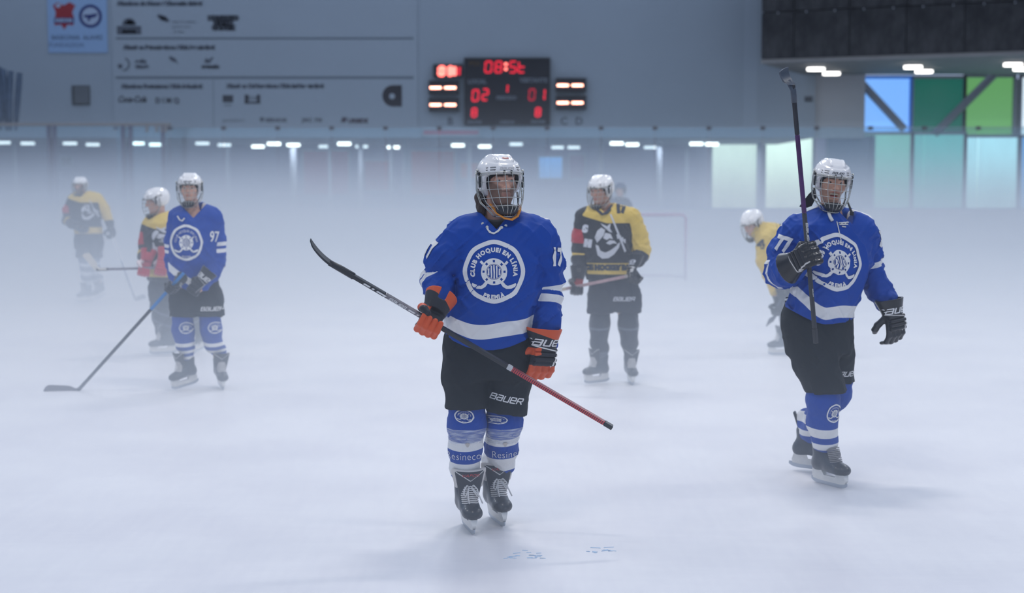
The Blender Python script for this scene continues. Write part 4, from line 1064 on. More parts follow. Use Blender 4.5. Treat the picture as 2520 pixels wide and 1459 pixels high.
# ---- sticks
def stick_mat(name, a, b, freq=0.0, split=None):
    return mat(name, a, .35, vary=.2, vscale=5)
def make_stick(label, heel, butt, tip_dir, face, mats, Ls, group=None, curve=.05, bh=1.0, blade_len=.31, w_=(.027, .020), extra=None, blade_m=None, tape=None, flip=1):
    """heel, butt: ends of the shaft (world); tip_dir: towards the toe; face: normal of the blade's face; mats/Ls: sections from the butt down"""
    heel, butt = Vector(heel), Vector(butt); t = thing('hockey_stick', label, 'hockey stick', heel)
    ax = (heel - butt).normalized(); L = (heel - butt).length; fc = Vector(face); fc = (fc - ax * fc.dot(ax)).normalized(); sd = ax.cross(fc).normalized()
    Mr = Matrix((sd, fc, ax)).transposed()
    s = 0.0
    for m, (name, f) in zip(mats, Ls):
        l = L * f; c = butt + ax * (s + l / 2) - heel
        dd = (w_[0] * (1.08 if name != 'shaft' else 1), w_[1] * (1.08 if name != 'shaft' else 1), l)
        o = MB().box((0, 0, 0), dd, bev=.004).build(name, m, t, smooth=False); o.matrix_local = Matrix.Translation(c) @ Mr.to_4x4(); s += l
    for word, f, hgt, wm in (extra or []):
        n_ = max((fc, -fc, sd, -sd), key=lambda v: -v.y + .3 * v.z); hw_ = (w_[1] if abs(n_.dot(fc)) > .9 else w_[0]) / 2
        rgt = ax if ax.x > 0 else -ax
        upw = n_.cross(rgt); V, F = stroke_word(word, hgt, wd=.26, slant=.3, wide=1.5) if word.isalpha() else join2([([(x_, -.5 * hgt, 0), (x_ + l_, -.5 * hgt, 0), (x_ + l_ + .006, .5 * hgt, 0), (x_ + .006, .5 * hgt, 0)], [(0, 1, 2, 3)]) for x_, l_ in ((-.06, .035), (-.015, .012), (.012, .05))])
        c = butt + ax * (L * f) - heel + n_ * (hw_ + .0009)
        link('lettering', mesh_np('lettering', [c + rgt * x_ + upw * y_ for x_, y_, z_ in V], F), wm, t, kind='stuff')
    td = Vector(tip_dir).normalized(); bm_ = blade_m
    n = 14; V = []; hgt0 = .03
    bn = fc; up = bn.cross(td); up = up.normalized() if up.dot(-ax) > 0 else -up.normalized()
    for i in range(n + 1):
        f = i / n; hh = np.interp(f, [0, .08, .25, .85, .95, 1], [.034, .048, .066, .074, .060, .030]) * bh; off = curve * f * f
        c = ax * (.0) + td * (blade_len * f) + bn * off * flip + up * (hh / 2 - .018)
        th = .006 - .002 * f
        for a_, b_ in ((-1, -1), (1, -1), (1, 1), (-1, 1)): V.append(c + up * (a_ * hh / 2) + bn * (b_ * th))
    F = [(4 * i + j, 4 * i + (j + 1) % 4, 4 * i + 4 + (j + 1) % 4, 4 * i + 4 + j) for i in range(n) for j in range(4)] + [(3, 2, 1, 0), (4 * n, 4 * n + 1, 4 * n + 2, 4 * n + 3)]
    MB().add(V, F).build('blade', bm_, t, smooth=False)
    hs = MB(); hs.tube([-ax * .10, -ax * .03, td * .035 + up * .004], [.014, .014, .012], 8, flat=1.2); hs.build('hosel', bm_, t, smooth=True)
    return t
# ================================================================== players
FIN = 1.0
def folds(P, seed, amp, sx=9.0, sz=3.0):
    n = vnoise([P[0] + .3 * P[2], P[1], P[2] * (sz / sx)], sx, seed); m = vnoise([P[0] - .5 * P[2], P[1], P[2] * (sz / sx) * .8], sx * 1.9, seed + 1)
    c = vnoise([P[0] * 1.0 + .8 * P[2] + .03 * n, P[1], P[2] * .35], sx * 1.3, seed + 2); c2 = vnoise([P[0] - 1.1 * P[2], P[1] * .8, P[2] * .3], sx * 1.5, seed + 4)
    cr = np.exp(-(c / .20) ** 2) * .8 + np.exp(-(c2 / .18) ** 2) * .7            # sharp creases
    return amp * (n * .6 + (1 - 2 * np.abs(m)) * .35 - 1.5 * cr + .5)
class Player:
    def __init__(s, label, Y, px, group=None):
        s.Y = Y; s.k = FPX / Y
        p = at(px, 700, Y); s.root = Vector((p.x, Y, 0)); s.t = thing('person', label, 'person', s.root, 0, group)
    def L(s, px, py, dy=0.0): return at(px, py, s.Y + dy) - s.root
    def build_body(s, headM, torso, arms, legs, beard=0.0, mouth=0, skin=(.42, .22, .15), hair=(.05, .028, .018), fine=.0042, look=(0, -1, 0), neck=None):
        Hi = headM.inverted(); hc = headM.translation; nb = Vector(neck)
        z, cx, cy_, ax_, ay_, yaw = torso
        def fn(P):
            Q = sub_mat(Hi, P); d = head_sdf(Q, mouth)
            n0 = headM @ Vector((0, .022, -.05)); d = smin(d, seg(P, n0, nb, .054, .060), .025)
            d2 = loftz(P, z, cx, cy_, [v * .80 for v in ax_], [v * .66 for v in ay_], yaw, 2.0); d2 = smax(d2, P[2] - (nb.z - .045), .03); d = smin(d, d2, .03)
            for a in arms:
                pts, rad = a; m = len(pts); rr = [np.interp(i / (m - 1), [0, .5, .9, 1], [.056, .046, .032, .03]) for i in range(m)]
                d = smin(d, chain(P, pts, rr, .02), .03)
                w_ = Vector(pts[-1]); e = (w_ - Vector(pts[-2])).normalized(); d = smin(d, ell(P, w_ + e * .05, (.035, .035, .035)), .02)
            for l in legs: d = smin(d, chain(P, l, ([.085, .055, .042, .033, .022] if len(l) == 5 else [.085, .050, .033, .022]), .02), .02)
            return d
        allp = [Vector(p) for a in arms for p in a[0]] + [Vector(p) for l in legs for p in l] + [hc]
        lo = [min(p[i] for p in allp) - .12 for i in range(3)]; hi = [max(p[i] for p in allp) + .14 for i in range(3)]
        lo[0] = min(lo[0], min(c - a for c, a in zip(cx, ax_))); hi[0] = max(hi[0], max(c + a for c, a in zip(cx, ax_)))
        lo[1] = min(lo[1], min(c - a for c, a in zip(cy_, ay_)) - .02); hi[1] = max(hi[1], max(c + a for c, a in zip(cy_, ay_)) + .02)
        cs = .024
        ax = [band((lo[i], hi[i]), hc[i] - (.11, .135, .15)[i], hc[i] + (.11, .13, .14)[i], cs, fine) for i in range(3)]
        me = sdf_mesh('body', fn, lo, hi, 0, lambda V: head_attrs(sub_mat(Hi, V), beard, mouth) , axes=ax)
        s.body = link('body', me, skin_mat('skin', skin, hair), s.t)
        eyeball(s.t, headM, look)
        s.headM = headM
        if mouth:
            mb = MB()
            for i in range(-3, 4): mb.box((i * .0072, -.083 + abs(i) * .0012, -.0655), (.0066, .006, .010), bev=.0014)
            o = mb.build('teeth', mat('teeth', (.60, .50, .36), .3), s.t); o.matrix_local = headM; o['kind'] = 'stuff'
            MB().tube([(-.018, -.07, -.08), (0, -.078, -.083), (.018, -.07, -.08)], .008, 8).build('tongue', mat('mouth_red', (.35, .06, .05), .4), s.t, smooth=True).matrix_local = headM
    def jersey(s, torso, arms, h, mat_, zones, hem, neck, seed=0, amp=.006, shoulders=None, kk=.06, name='jersey', hole=(.072, .045), zv=None, vx=0.0):
        zv = neck[2] - .035 if zv is None else zv
        z, cx, cy_, ax_, ay_, yaw = torso
        def parts(P):
            T = loftz(P, z, cx, cy_, ax_, ay_, yaw, 2.35)
            up = []; low = []
            for pts, rad in arms:
                up.append(chain(P, pts[:3], rad[:3], .03)); low.append(chain(P, pts[2:], rad[2:], .02))
            return T, up, low
        nb = Vector(neck)
        def fn(P):
            T, up, low = parts(P)
            W = folds(P, seed, amp); d = T + W
            if shoulders: d = smin(d, chain(P, shoulders[0], shoulders[1], .03), .05)
            for (pts, rad), u_, l_ in zip(arms, up, low):
                Uu = chain_u(P, pts); Lt = sum((Vector(pts[i + 1]) - Vector(pts[i])).length for i in range(len(pts) - 1)); Ue = sum((Vector(pts[i + 1]) - Vector(pts[i])).length for i in range(2))
                wr = .0045 * np.sin(Uu * 75 + 3 * vnoise(P, 7, seed + 5)) * np.exp(-((Uu - Ue) / .09) ** 2) * (amp / .006) + folds(P, seed + 9, amp * .8, 13, 7)
                d = smin(d, u_ + wr, kk); d = smin(d, smin(u_, l_, .03) + wr, .008)
            hz = hem(P[0], P[1]); d = smax(d, hz - P[2], .006)
            ny = nb.y
            d = smax(d, -seg(P, (nb.x, ny + .005, nb.z + .10), (nb.x, ny - .01, nb.z - .02), hole[0] + .01, hole[0]), .008)
            c_, s_ = math.cos(yaw), math.sin(yaw); xr = (P[0] - nb.x - vx) * c_ + (P[1] - ny) * s_; yr = -(P[0] - nb.x) * s_ + (P[1] - ny) * c_
            d = smax(d, -np.maximum(np.abs(xr) * .74 - (P[2] - zv) * .67, yr - .02), .006)
            return d
        allp = [Vector(p) for a in arms for p in a[0]]; mr_ = max(max(a[1]) for a in arms)
        lo = [min(min(p[0] for p in allp) - mr_, min(c - a for c, a in zip(cx, ax_))) - .02, min(min(p[1] for p in allp) - mr_, min(c - a for c, a in zip(cy_, ay_))) - .03, min(min(z), min(p[2] for p in allp) - mr_) - .01]
        hi = [max(max(p[0] for p in allp) + mr_, max(c + a for c, a in zip(cx, ax_))) + .02, max(max(p[1] for p in allp) + mr_, max(c + a for c, a in zip(cy_, ay_))) + .03, max(max(z), max(p[2] for p in allp) + mr_) + .02]
        def attrs(V):
            T, up, low = parts(V); A = [smin(u_, l_, .02) for u_, l_ in zip(up, low)]; U = [chain_u(V, a[0]) for a in arms]
            # signed weight: below zero on a sleeve, above zero on the trunk
            S = [np.minimum(a - np.minimum(T, A[1 - i]), .2) for i, a in enumerate(A)]
            return zones(V, T, A, U, S)
        me = sdf_mesh(name, fn, lo, hi, h, attrs)
        s.j = link(name, me, mat_, s.t); s.jskin = Skin(me); return s.j
    def shorts(s, pelvis, legs, h, mat_, bottoms, seed=3, amp=.005, name='shorts', zones=None):
        z, cx, cy_, ax_, ay_, yaw = pelvis
        def fn(P):
            d = loftz(P, z, cx, cy_, ax_, ay_, yaw, 2.3)
            L_ = None
            for (pts, rad), bz in zip(legs, bottoms):
                e_ = Vector(pts[-1]) + (Vector(pts[-1]) - Vector(pts[-2])).normalized() * .16; pts = list(pts) + [e_]; rad = list(rad) + [rad[-1]]
                a = chain(P, pts, rad, .03); a = np.maximum(a, bz(P[0]) - P[2]); L_ = a if L_ is None else smin(L_, a, .012)
            return smin(d, L_, .05) + folds(P, seed, amp, 8, 4)
        allp = [Vector(p) for a in legs for p in a[0]] + [Vector(a[0][-1]) + (Vector(a[0][-1]) - Vector(a[0][-2])).normalized() * .1 for a in legs]; mr_ = max(max(a[1]) for a in legs) + .02
        lo = [min(p[i] for p in allp) - mr_ for i in range(3)]; hi = [max(p[i] for p in allp) + mr_ for i in range(3)]
        lo[0] = min(lo[0], min(c - a for c, a in zip(cx, ax_)) - .01); hi[0] = max(hi[0], max(c + a for c, a in zip(cx, ax_)) + .01); hi[2] = max(hi[2], max(z))
        lo[1] = min(lo[1], min(c - a for c, a in zip(cy_, ay_)) - .01); hi[1] = max(hi[1], max(c + a for c, a in zip(cy_, ay_)) + .01)
        me = sdf_mesh(name, fn, lo, hi, h, zones); s.sh = link(name, me, mat_, s.t); s.shskin = Skin(me); return s.sh
    def sock(s, pts, rad, h, mat_, zones, seed=7, amp=.003, label=None, flat=1.0):
        def fn(P): return chain(P, pts, rad, .03) + folds(P, seed, amp, 14, 9)
        lo = [min(Vector(p)[i] for p in pts) - max(rad) - .01 for i in range(3)]; hi = [max(Vector(p)[i] for p in pts) + max(rad) + .01 for i in range(3)]
        me = sdf_mesh('sock', fn, lo, hi, h, lambda V: zones(V, chain_u(V, pts))); o = link('sock', me, mat_, s.t, label); return o, Skin(me)
def HM(loc, yaw=0.0, pitch=0.0, roll=0.0, scale=1.0):
    return Matrix.Translation(loc) @ Matrix.Rotation(R(yaw), 4, 'Z') @ Matrix.Rotation(R(pitch), 4, 'X') @ Matrix.Rotation(R(roll), 4, 'Y') @ Matrix.Scale(scale, 4)
white_print = mat('white_print', (.72, .71, .70), .7, bump=.1, bscale=60)
CREST = crest_shape(True); CREST2 = crest_shape(False)
def bandsd(u, c, w_): return np.abs(u - c) - w_
def blue_zones(bands, hemc, hemw, yoke=None):
    def f(V, T, A, U, S):
        w_ = None
        for i in range(2):
            for c, hw in bands[i]:
                b = np.maximum(bandsd(U[i], c, hw), S[i] * .6 + .002); w_ = b if w_ is None else np.minimum(w_, b)
        hb = np.maximum(np.abs(V[2] - hemc(V[0], V[1])) - hemw, -np.minimum(S[0], S[1]) * .6 + .002); w_ = np.minimum(w_, hb)
        if yoke: w_ = np.minimum(w_, yoke(V, U))
        return {'white': w_}
    return f
jersey_blue = zone_mat('jersey_blue', BLUE_C, [('white', WHITE_C)], rough=.6, sheen=.0, bump=.12, bscale=30, spec=.2)
sock_blue = zone_mat('sock_blue', BLUE_C, [('white', WHITE_C)], rough=.8, sheen=.08, bump=.3, bscale=80)
shorts_black = mat('shorts_black', (.013, .016, .020), .8, bump=.2, bscale=22, sheen=.0, vary=.2, spec=.25)
boot_black = zone_mat('boot_black', (.022, .03, .045), [('cap', (.018, .02, .026)), ], rough=.38, sheen=0, bump=.1, coat=.3)
tongue_black = zone_mat('tongue_black', (.03, .032, .04), [('vee', (.62, .6, .57))], rough=.7, bump=.1)
felt = mat('felt_white', (.62, .58, .54), .9, bump=.3, vary=.15, vscale=20)
lace_w = mat('lace_white', (.66, .64, .62), .85, vary=.15, vscale=40); lace_g = mat('lace_grey', (.25, .24, .24), .85)
glove_orange = zone_mat('glove_orange', (.016, .017, .024), [('accent', (.62, .085, .02)), ('pipe', (.72, .7, .66))], rough=.5, sheen=.05, bump=.1, coat=.1)
glove_black = zone_mat('glove_black', (.010, .010, .013), [('pipe', (.55, .53, .5))], rough=.38, sheen=0, bump=.12, coat=.35)
glove_red = zone_mat('glove_red', (.42, .02, .04), [('thumbz', (.6, .5, .5))], rough=.6)
glove_br = zone_mat('glove_black_red', (.012, .012, .016), [('palmz', (.3, .02, .02)), ('pipe', (.6, .58, .58))], rough=.5)

def leg_in(M, hip, knee, shin=None):
    """leg joints that end inside a skate"""
    p = [Vector(hip), Vector(knee)] + ([Vector(shin)] if shin is not None else []) + [M @ Vector((0, .062, .20)), M @ Vector((0, .015, .12))]
    return p
def sock_in(M, pts): return [Vector(p) for p in pts] + [M @ Vector((0, .068, .315)), M @ Vector((0, .062, .20))]
def undershirt(pl, nb, m, skin_r=.066, r=.082, low=.142):
    def ush(P): return np.maximum(np.maximum(seg(P, nb + Vector((0, -.035, -.12)), nb + Vector((0, .0, .028)), low, r), P[2] - nb.z - .042 - .25 * (P[1] - nb.y)), -seg(P, nb, nb + Vector((0, 0, .2)), skin_r, skin_r))
    return link('undershirt', sdf_mesh('undershirt', ush, [v - .19 for v in nb], [v + .14 for v in nb], .006, lambda V: {'seam': np.abs(V[2] - nb.z + .035) - .0018}), m, pl.t)
def SM(loc, yaw, pitch=0.0, roll=0.0, sc=(1.12, 1.0, 1.0)): return Matrix.Translation(loc) @ Matrix.Rotation(R(yaw), 4, 'Z') @ Matrix.Rotation(R(pitch), 4, 'X') @ Matrix.Rotation(R(roll), 4, 'Y') @ Matrix.Diagonal((*sc, 1))
def lace_on(skin, pts, r, m, name, parent, dy=.3):
    out = []
    for p in pts:
        h_ = skin.bvh.ray_cast(p + Vector((0, -dy, 0)), Vector((0, 1, 0)), 2 * dy); out.append((h_[0] if h_[0] else p) + Vector((0, -r * 1.2, 0)))
    return MB().tube(out, r, 6).build(name, m, parent, smooth=True)
def sockz(zc, marks, cx, cur=.35):
    def f(V, U):
        w_ = None
        for a, b in marks: s_ = np.abs(V[2] - (zc(a) + zc(b)) / 2 + .02 * ((V[0] - cx) / .07) ** 2 * -cur) - abs(zc(a) - zc(b)) / 2; w_ = s_ if w_ is None else np.minimum(w_, s_)
        return {'white': w_}
    return f
def number(skin, parent, txt, size, origin, n, rot, m=None, sx=.85, off=.006):
    V, F = text_mesh(txt, size=size, offset=off, sx=sx); n = Vector(n); V, F = rot2((V, F), R(rot))
    return lay_print(skin, V, F, origin, Vector((0, 0, 1)).cross(n), (0, 0, 1), m or white_print, 'sleeve_number', parent, step=.012, far=.22)
lm = mat('collar_lace', (.72, .70, .66), .7)
# ------------------------------------------------------------------ bearded player, number 17
A = Player('person with a beard in blue jersey 17 and orange gloves, holding a stick across', 7.10, 1205)
q = A.L
def zc(py, Y=7.1): return CAMH - (py - 477) / (FPX / Y)
tor = ([zc(y) for y in (518, 532, 560, 600, 640, 720, 790, 860)], [q(x, 600).x for x in (1232, 1230, 1228, 1229, 1228, 1221, 1206, 1203)], [.03, .02, .0, -.01, -.02, -.03, -.02, -.01],
       [.09, .155, .225, .235, .215, .211, .216, .220], [.08, .115, .14, .155, .165, .17, .165, .165], R(4))
armR = ([q(1140, 588), q(1098, 640, .0), q(1084, 688, .02), q(1083, 715, -.06), q(1084, 752, -.13)], [.105, .096, .086, .080, .062])
armL = ([q(1322, 588), q(1341, 650, .02), q(1346, 712, .03), q(1342, 780, .0), q(1335, 845, -.03)], [.105, .088, .078, .076, .070])
hA = HM(q(1229, 449, -.02), 20, -4, 0, 1.025)
kR = SM((q(1151, 1200).x, .055, .0), 14); kL = SM((q(1221, 1200).x, .225, .0), 17)
legR = leg_in(kR, q(1155, 800), q(1150, 1020, -.0), q(1146, 1110, .04)); legL = leg_in(kL, q(1250, 800, .02), q(1245, 1020, .05), q(1234, 1110, .19))
A.build_body(hA, tor, [armR, armL], [legR, legL], beard=.85, fine=.0038, look=(.45, -1, .08), neck=q(1222, 545, .03), skin=(.70, .39, .28), hair=(.045, .024, .014))
hem = lambda x, y: np.where(np.abs(x - tor[1][-1]) > .232, -9.0, zc(854) + .055 * ((x - tor[1][-1]) / .2) ** 2)
hemb = lambda x, y: zc(808) + .035 * ((x - tor[1][-1]) / .2) ** 2 + .006 * np.sin(x * 22)
def yokeA(V, U):
    return np.maximum(np.abs(V[1] - .012 - .02 * np.abs(V[0] - q(1228, 600).x)) - .016, zc(560) - V[2])
A.jersey(tor, [armR, armL], .0062, jersey_blue, blue_zones([[(.235, .014), (.285, .022)], [(.255, .019), (.315, .019)]], hemb, .036, yokeA), hem, q(1224, 552, .03), seed=11, amp=.0085,
         shoulders=([q(1160, 575), q(1228, 556, .02), q(1300, 575)], [.095, .085, .095]), zv=zc(563), vx=-.012, kk=.03)
G = scaled(CREST, .150, .153)
lay_print(A.jskin, *G, q(1216, 669, -.2), (1, .03, 0), (0, 0, 1), white_print, 'crest', A.t, 'round white club crest with crossed sticks and the words around it', step=.012, lift=.0022)
for tx, px, py, rt, n_ in (('17', 1352, 633, .0, (.55, -.83, 0)), ('17', 1066, 614, .0, (-.50, -.86, 0))):
    V, F = text_mesh(tx, size=.118, shear=.0, offset=.006, sx=.66); n = Vector(n_); rgt = Vector((0, 0, 1)).cross(n); V, F = rot2((V, F), R(-4) if px > 1200 else R(-18))
    o = q(px, py, 0); lay_print(A.jskin, V, F, o, rgt, (0, 0, 1), white_print, 'sleeve_number', A.t, step=.012, far=.22)
# undershirt, collar laces, eyelets
nbA = q(1224, 552, .03)
undershirt(A, nbA, zone_mat('undershirt_black', (.012, .012, .016), [('seam', (.3, .03, .02))], rough=.8))
lace_on(A.jskin, [q(1201, 556), q(1203, 564), q(1210, 570), q(1218, 571), q(1228, 564), q(1232, 557)], .0032, lm, 'collar_lace', A.t)
lace_on(A.jskin, [q(1199, 560), q(1206, 570), q(1216, 573), q(1226, 568), q(1236, 558)], .0032, lm, 'collar_lace', A.t)
for px, py in ((1189, 549), (1200, 557), (1235, 558), (1245, 554)):
    p = q(px, py); h_ = A.jskin.bvh.ray_cast(p + Vector((0, -.3, 0)), Vector((0, 1, 0)), .6)
    if h_[0]: MB().tube([(0, -.003, 0), (0, .002, 0)], .0075, 10).build('eyelet', mat('eyelet', (.6, .58, .52), .4, .3), A.t, loc=h_[0])
# shorts
pel = ([zc(790), zc(860), zc(930)], [q(1206, 800).x, q(1204, 800).x, q(1203, 800).x], [0, 0, 0], [.205, .212, .205], [.155, .16, .15], 0)
sR = ([q(1152, 850), q(1149, 930, -.01), q(1149, 1020, -.03)], [.118, .112, .106]); sL = ([q(1255, 850, .01), q(1253, 930, .02), q(1245, 1040, .02)], [.120, .114, .098])
A.shorts(pel, [sR, sL], .008, shorts_black, [lambda x: zc(1004) + .0 * x, lambda x: zc(1020) - .12 * (x - q(1245, 900).x)], seed=21, amp=.0035)
V, F = rot2(stroke_word('bauer', .028, wd=.2, slant=.25, wide=1.05, gap=.30), R(-12))
lay_print(A.shskin, V, F, q(1247, 990, -.2), (1, 0, 0), (0, 0, 1), white_print, 'lettering', A.t, step=.012)
# socks: blue, white, blue word band, white
o, skR = A.sock(sock_in(kR, [q(1150, 985, -.01), q(1149, 1040, -.01), q(1145, 1100, .045), q(1144, 1150, .085)]), [.094, .092, .084, .071, .056, .044], .007, sock_blue, sockz(zc, [(1090, 1113), (1148, 1185)], q(1143, 1100).x), seed=31)
o, skL = A.sock(sock_in(kL, [q(1245, 985, .04), q(1240, 1040, .05), q(1234, 1100, .16), q(1231, 1140, .245)]), [.090, .088, .082, .069, .056, .044], .007, sock_blue, sockz(zc, [(1088, 1108), (1144, 1182)], q(1232, 1100, .06).x), seed=33)
wrapm = mat('clear_wrap', (.62, .66, .74), .25, bump=.8, bscale=55, vary=.1)
def wrap(sk, c0, c1, r):
    # shiny stretch film wound round the sock
    m = bpy.data.materials.get('stretch_film')
    if m is None:
        m = bpy.data.materials.new('stretch_film'); m.use_nodes = True; N = m.node_tree.nodes; L = m.node_tree.links; b = N['Principled BSDF']
        b.inputs['Base Color'].default_value = (.75, .80, .92, 1); b.inputs['Roughness'].default_value = .2
        tc = N.new('ShaderNodeTexCoord'); mp = N.new('ShaderNodeMapping'); mp.inputs['Scale'].default_value = (6, 6, 60); n_ = N.new('ShaderNodeTexNoise'); n_.inputs['Scale'].default_value = 2.5; n_.inputs['Detail'].default_value = 6
        L.new(tc.outputs['Object'], mp.inputs[0]); L.new(mp.outputs[0], n_.inputs['Vector'])
        r_ = N.new('ShaderNodeMapRange'); r_.inputs[1].default_value = .40; r_.inputs[2].default_value = .72; r_.inputs[3].default_value = .16; r_.inputs[4].default_value = .62; L.new(n_.outputs['Fac'], r_.inputs[0]); L.new(r_.outputs[0], b.inputs['Alpha'])
        bp = N.new('ShaderNodeBump'); bp.inputs['Strength'].default_value = .5; L.new(n_.outputs['Fac'], bp.inputs['Height']); L.new(bp.outputs['Normal'], b.inputs['Normal'])
    V = []; n = 40; rows = 9
    for i in range(rows + 1):
        f = i / rows; c = c0.lerp(c1, f)
        for j in range(n):
            a = 2 * PI * j / n; d = Vector((math.cos(a), math.sin(a), 0)); h_ = sk.bvh.ray_cast(c + d * .2, -d, .2)
            V.append((h_[0] if h_[0] else c + d * r) + d * (.002 + .0012 * math.sin(5 * a + i)))
    F = [(i * n + j, i * n + (j + 1) % n, (i + 1) * n + (j + 1) % n, (i + 1) * n + j) for i in range(rows) for j in range(n)]
    MB().add(V, F).build('stretch_film', m, A.t, smooth=True)
wrap(skR, q(1146, 1050), q(1144, 1088), .085); wrap(skL, q(1238, 1050, .04), q(1234, 1090, .06), .085)
for sk, px, py, dy in ((skR, 1139, 1134, 0), (skL, 1239, 1133, .06)):
    V, F = text_mesh('Resineco', size=.056, offset=-.0008, sx=.80, spacing=1.06)
    lay_print(sk, V, F, q(px - 1 if px < 1200 else 1252, py, dy - .15), (1, 0, 0), (0, 0, 1), white_print, 'sock_word', A.t, step=.014)
dirt = mat('dirt_mark', (.50, .46, .43), .9)
for sk, px, py, dy in ((skR, 1149, 1102, 0), (skL, 1243, 1102, .06)):
    V = [(.010 * (1 + .35 * math.sin(3 * a_)) * math.cos(a_), .013 * math.sin(a_), 0) for a_ in [2 * PI * k / 12 for k in range(12)]]
    lay_print(sk, V, [tuple(range(12))], q(px, py, dy - .15), (1, 0, 0), (0, 0, 1), dirt, 'dirt_patch', A.t, step=.01)
lay_print(skR, *rot2(scaled(CREST2, .048, .034), R(-5)), q(1141, 1032, -.2), (1, 0, 0), (0, 0, 1), white_print, 'small_crest', A.t, step=.01)
lay_print(skL, *scaled(CREST2, .045, .020), q(1262, 1046, -.2), (1, .5, 0), (0, 0, 1), white_print, 'small_crest', A.t, step=.01)
# skates
red_thread = mat('red_thread', (.5, .04, .04), .6)
for km in (kR, kL):
    s_ = make_skate(A.t, km, boot_black, True, felt, True, tongue_black, lace_w)
    V, F = text_mesh('VAPOR', size=.020, offset=.0, sx=1.3, shear=.3); lay_print(Skin(tongue_me), V, F, (0, -.07, .292), (1, 0, 0), (0, .15, 1), red_thread, 'tongue_word', s_, step=.01, lift=.001)
make_helmet(A.t, hA, logo='pale')
hlA = [c for c in A.t.children if c.name.startswith('helmet')][0]
for rx, ry, m_, lf in ((.017, .0085, mat('sticker_red', (.45, .02, .03), .3), .0012), (.010, .0042, mat('sticker_pale', (.6, .5, .35), .3), .0018)):
    lay_print(Skin(helmet_me), [(rx * math.cos(a_), ry * math.sin(a_), 0) for a_ in [2 * PI * k / 16 for k in range(16)]], [tuple(range(16))], (.008, -.075, .115), (1, 0, 0), (0, .75, .66), m_, 'sticker', hlA, step=.006, lift=lf, far=.08)
# orange chin strap hanging under the cage
MB().tube([hA @ Vector(p) for p in ((-.072, -.065, -.108), (-.050, -.098, -.155), (-.02, -.120, -.180), (.015, -.122, -.186), (.05, -.105, -.168), (.070, -.085, -.140), (.078, -.07, -.115))], .0085, 6, flat=.5).build('neck_strap', mat('orange_strap', (.62, .22, .02), .7, vary=.2, vscale=60), A.t, smooth=True)
def hairA(P):
    Q = sub_mat(hA.inverted(), P); d = chain(Q, [(-.082, .045, -.02), (-.090, .05, -.07), (-.082, .05, -.13), (-.075, .04, -.17)], (.012, .015, .014, .008), .02)
    d = smin(d, chain(Q, [(.06, .09, -.03), (.03, .11, -.11), (-.02, .11, -.15)], (.03, .03, .02), .02), .02)
    d = smin(d, chain(Q, [(-.05, .09, -.03), (-.05, .10, -.11), (-.05, .10, -.15)], (.03, .03, .02), .02), .02)
    return d + .005 * vnoise([Q[0] * 3, Q[1] * 3, Q[2]], 30, 5)
hc = hA.translation
link('hair', sdf_mesh('hair', hairA, (hc.x - .15, hc.y - .1, hc.z - .21), (hc.x + .12, hc.y + .16, hc.z + .04), .0045), mat('hair_brown', (.055, .032, .022), .6, bump=.8, bscale=90), A.t)
# gloves and stick
gR = q(1062, 786, -.26); gL = q(1328, 882, -.06)
orange_line = mat('word_pale', (.70, .68, .66), .6)
heel = at(826, 654, 6.74); butt = at(1507, 1052, 6.78); axS = (heel - butt).normalized()
gRp = butt + axS * ((gR + A.root - butt).dot(axS)) - A.root
make_glove(A.t, glove_orange, axS, (.30, .62, .72), gRp + Vector((.0, 0, 0)), False, True, 'bauer', orange_line, scale=(1.05, 1.1, .92))
make_glove(A.t, glove_orange, (.92, .38, 0), (.10, .0, 1), gL, True, False, 'bauer', orange_line, scale=(1.22, 1.1, .84))
sh_k = mat('shaft_black', (.014, .015, .02), .35, vary=.3, vscale=8); red_sh = None
def shaft_dashes():
    m = bpy.data.materials.new('shaft_red_dashes'); m.use_nodes = True; N = m.node_tree.nodes; L = m.node_tree.links; b = N['Principled BSDF']; b.inputs['Roughness'].default_value = .35
    tc = N.new('ShaderNodeTexCoord'); sp_ = N.new('ShaderNodeSeparateXYZ'); L.new(tc.outputs['Object'], sp_.inputs[0])
    def M_(op, a, b_=None):
        n_ = N.new('ShaderNodeMath'); n_.operation = op
        for i, v in enumerate((a, b_)):
            if v is None: continue
            if isinstance(v, (int, float)): n_.inputs[i].default_value = v
            else: L.new(v, n_.inputs[i])
        return n_.outputs[0]
    fr = M_('FRACT', M_('MULTIPLY', M_('ADD', sp_.outputs[2], M_('MULTIPLY', sp_.outputs[0], .4)), 95.0)); on = M_('GREATER_THAN', fr, .42)
    mid = M_('GREATER_THAN', M_('ABSOLUTE', sp_.outputs[0]), .0035); f = M_('MULTIPLY', on, mid)
    mx = N.new('ShaderNodeMix'); mx.data_type = 'RGBA'; L.new(f, mx.inputs[0]); mx.inputs[6].default_value = (.05, .012, .02, 1); mx.inputs[7].default_value = (.55, .035, .045, 1); L.new(mx.outputs[2], b.inputs['Base Color'])
    return m
red_sh = shaft_dashes()
stA = make_stick('black and red hockey stick held across the bearded player, blade up', heel, butt, (at(764, 619, 6.70) - heel), (.3, -.30, .9), [black_plastic, red_sh, mat('shaft_label', (.5, .5, .5), .5), sh_k, mat('shaft_pale', (.16, .15, .16), .4, vary=.9, vscale=26), sh_k],
           [('butt_end', .03), ('shaft', .335), ('band', .018), ('shaft', .30), ('shaft', .14), ('shaft', .177)], curve=.05, blade_m=mat('blade_black', (.018, .02, .026), .5, vary=.3), blade_len=.165, bh=.68, extra=[('bauer', .775, .012, white_print), ('-', .70, .008, white_print), ('-', .86, .008, white_print)])
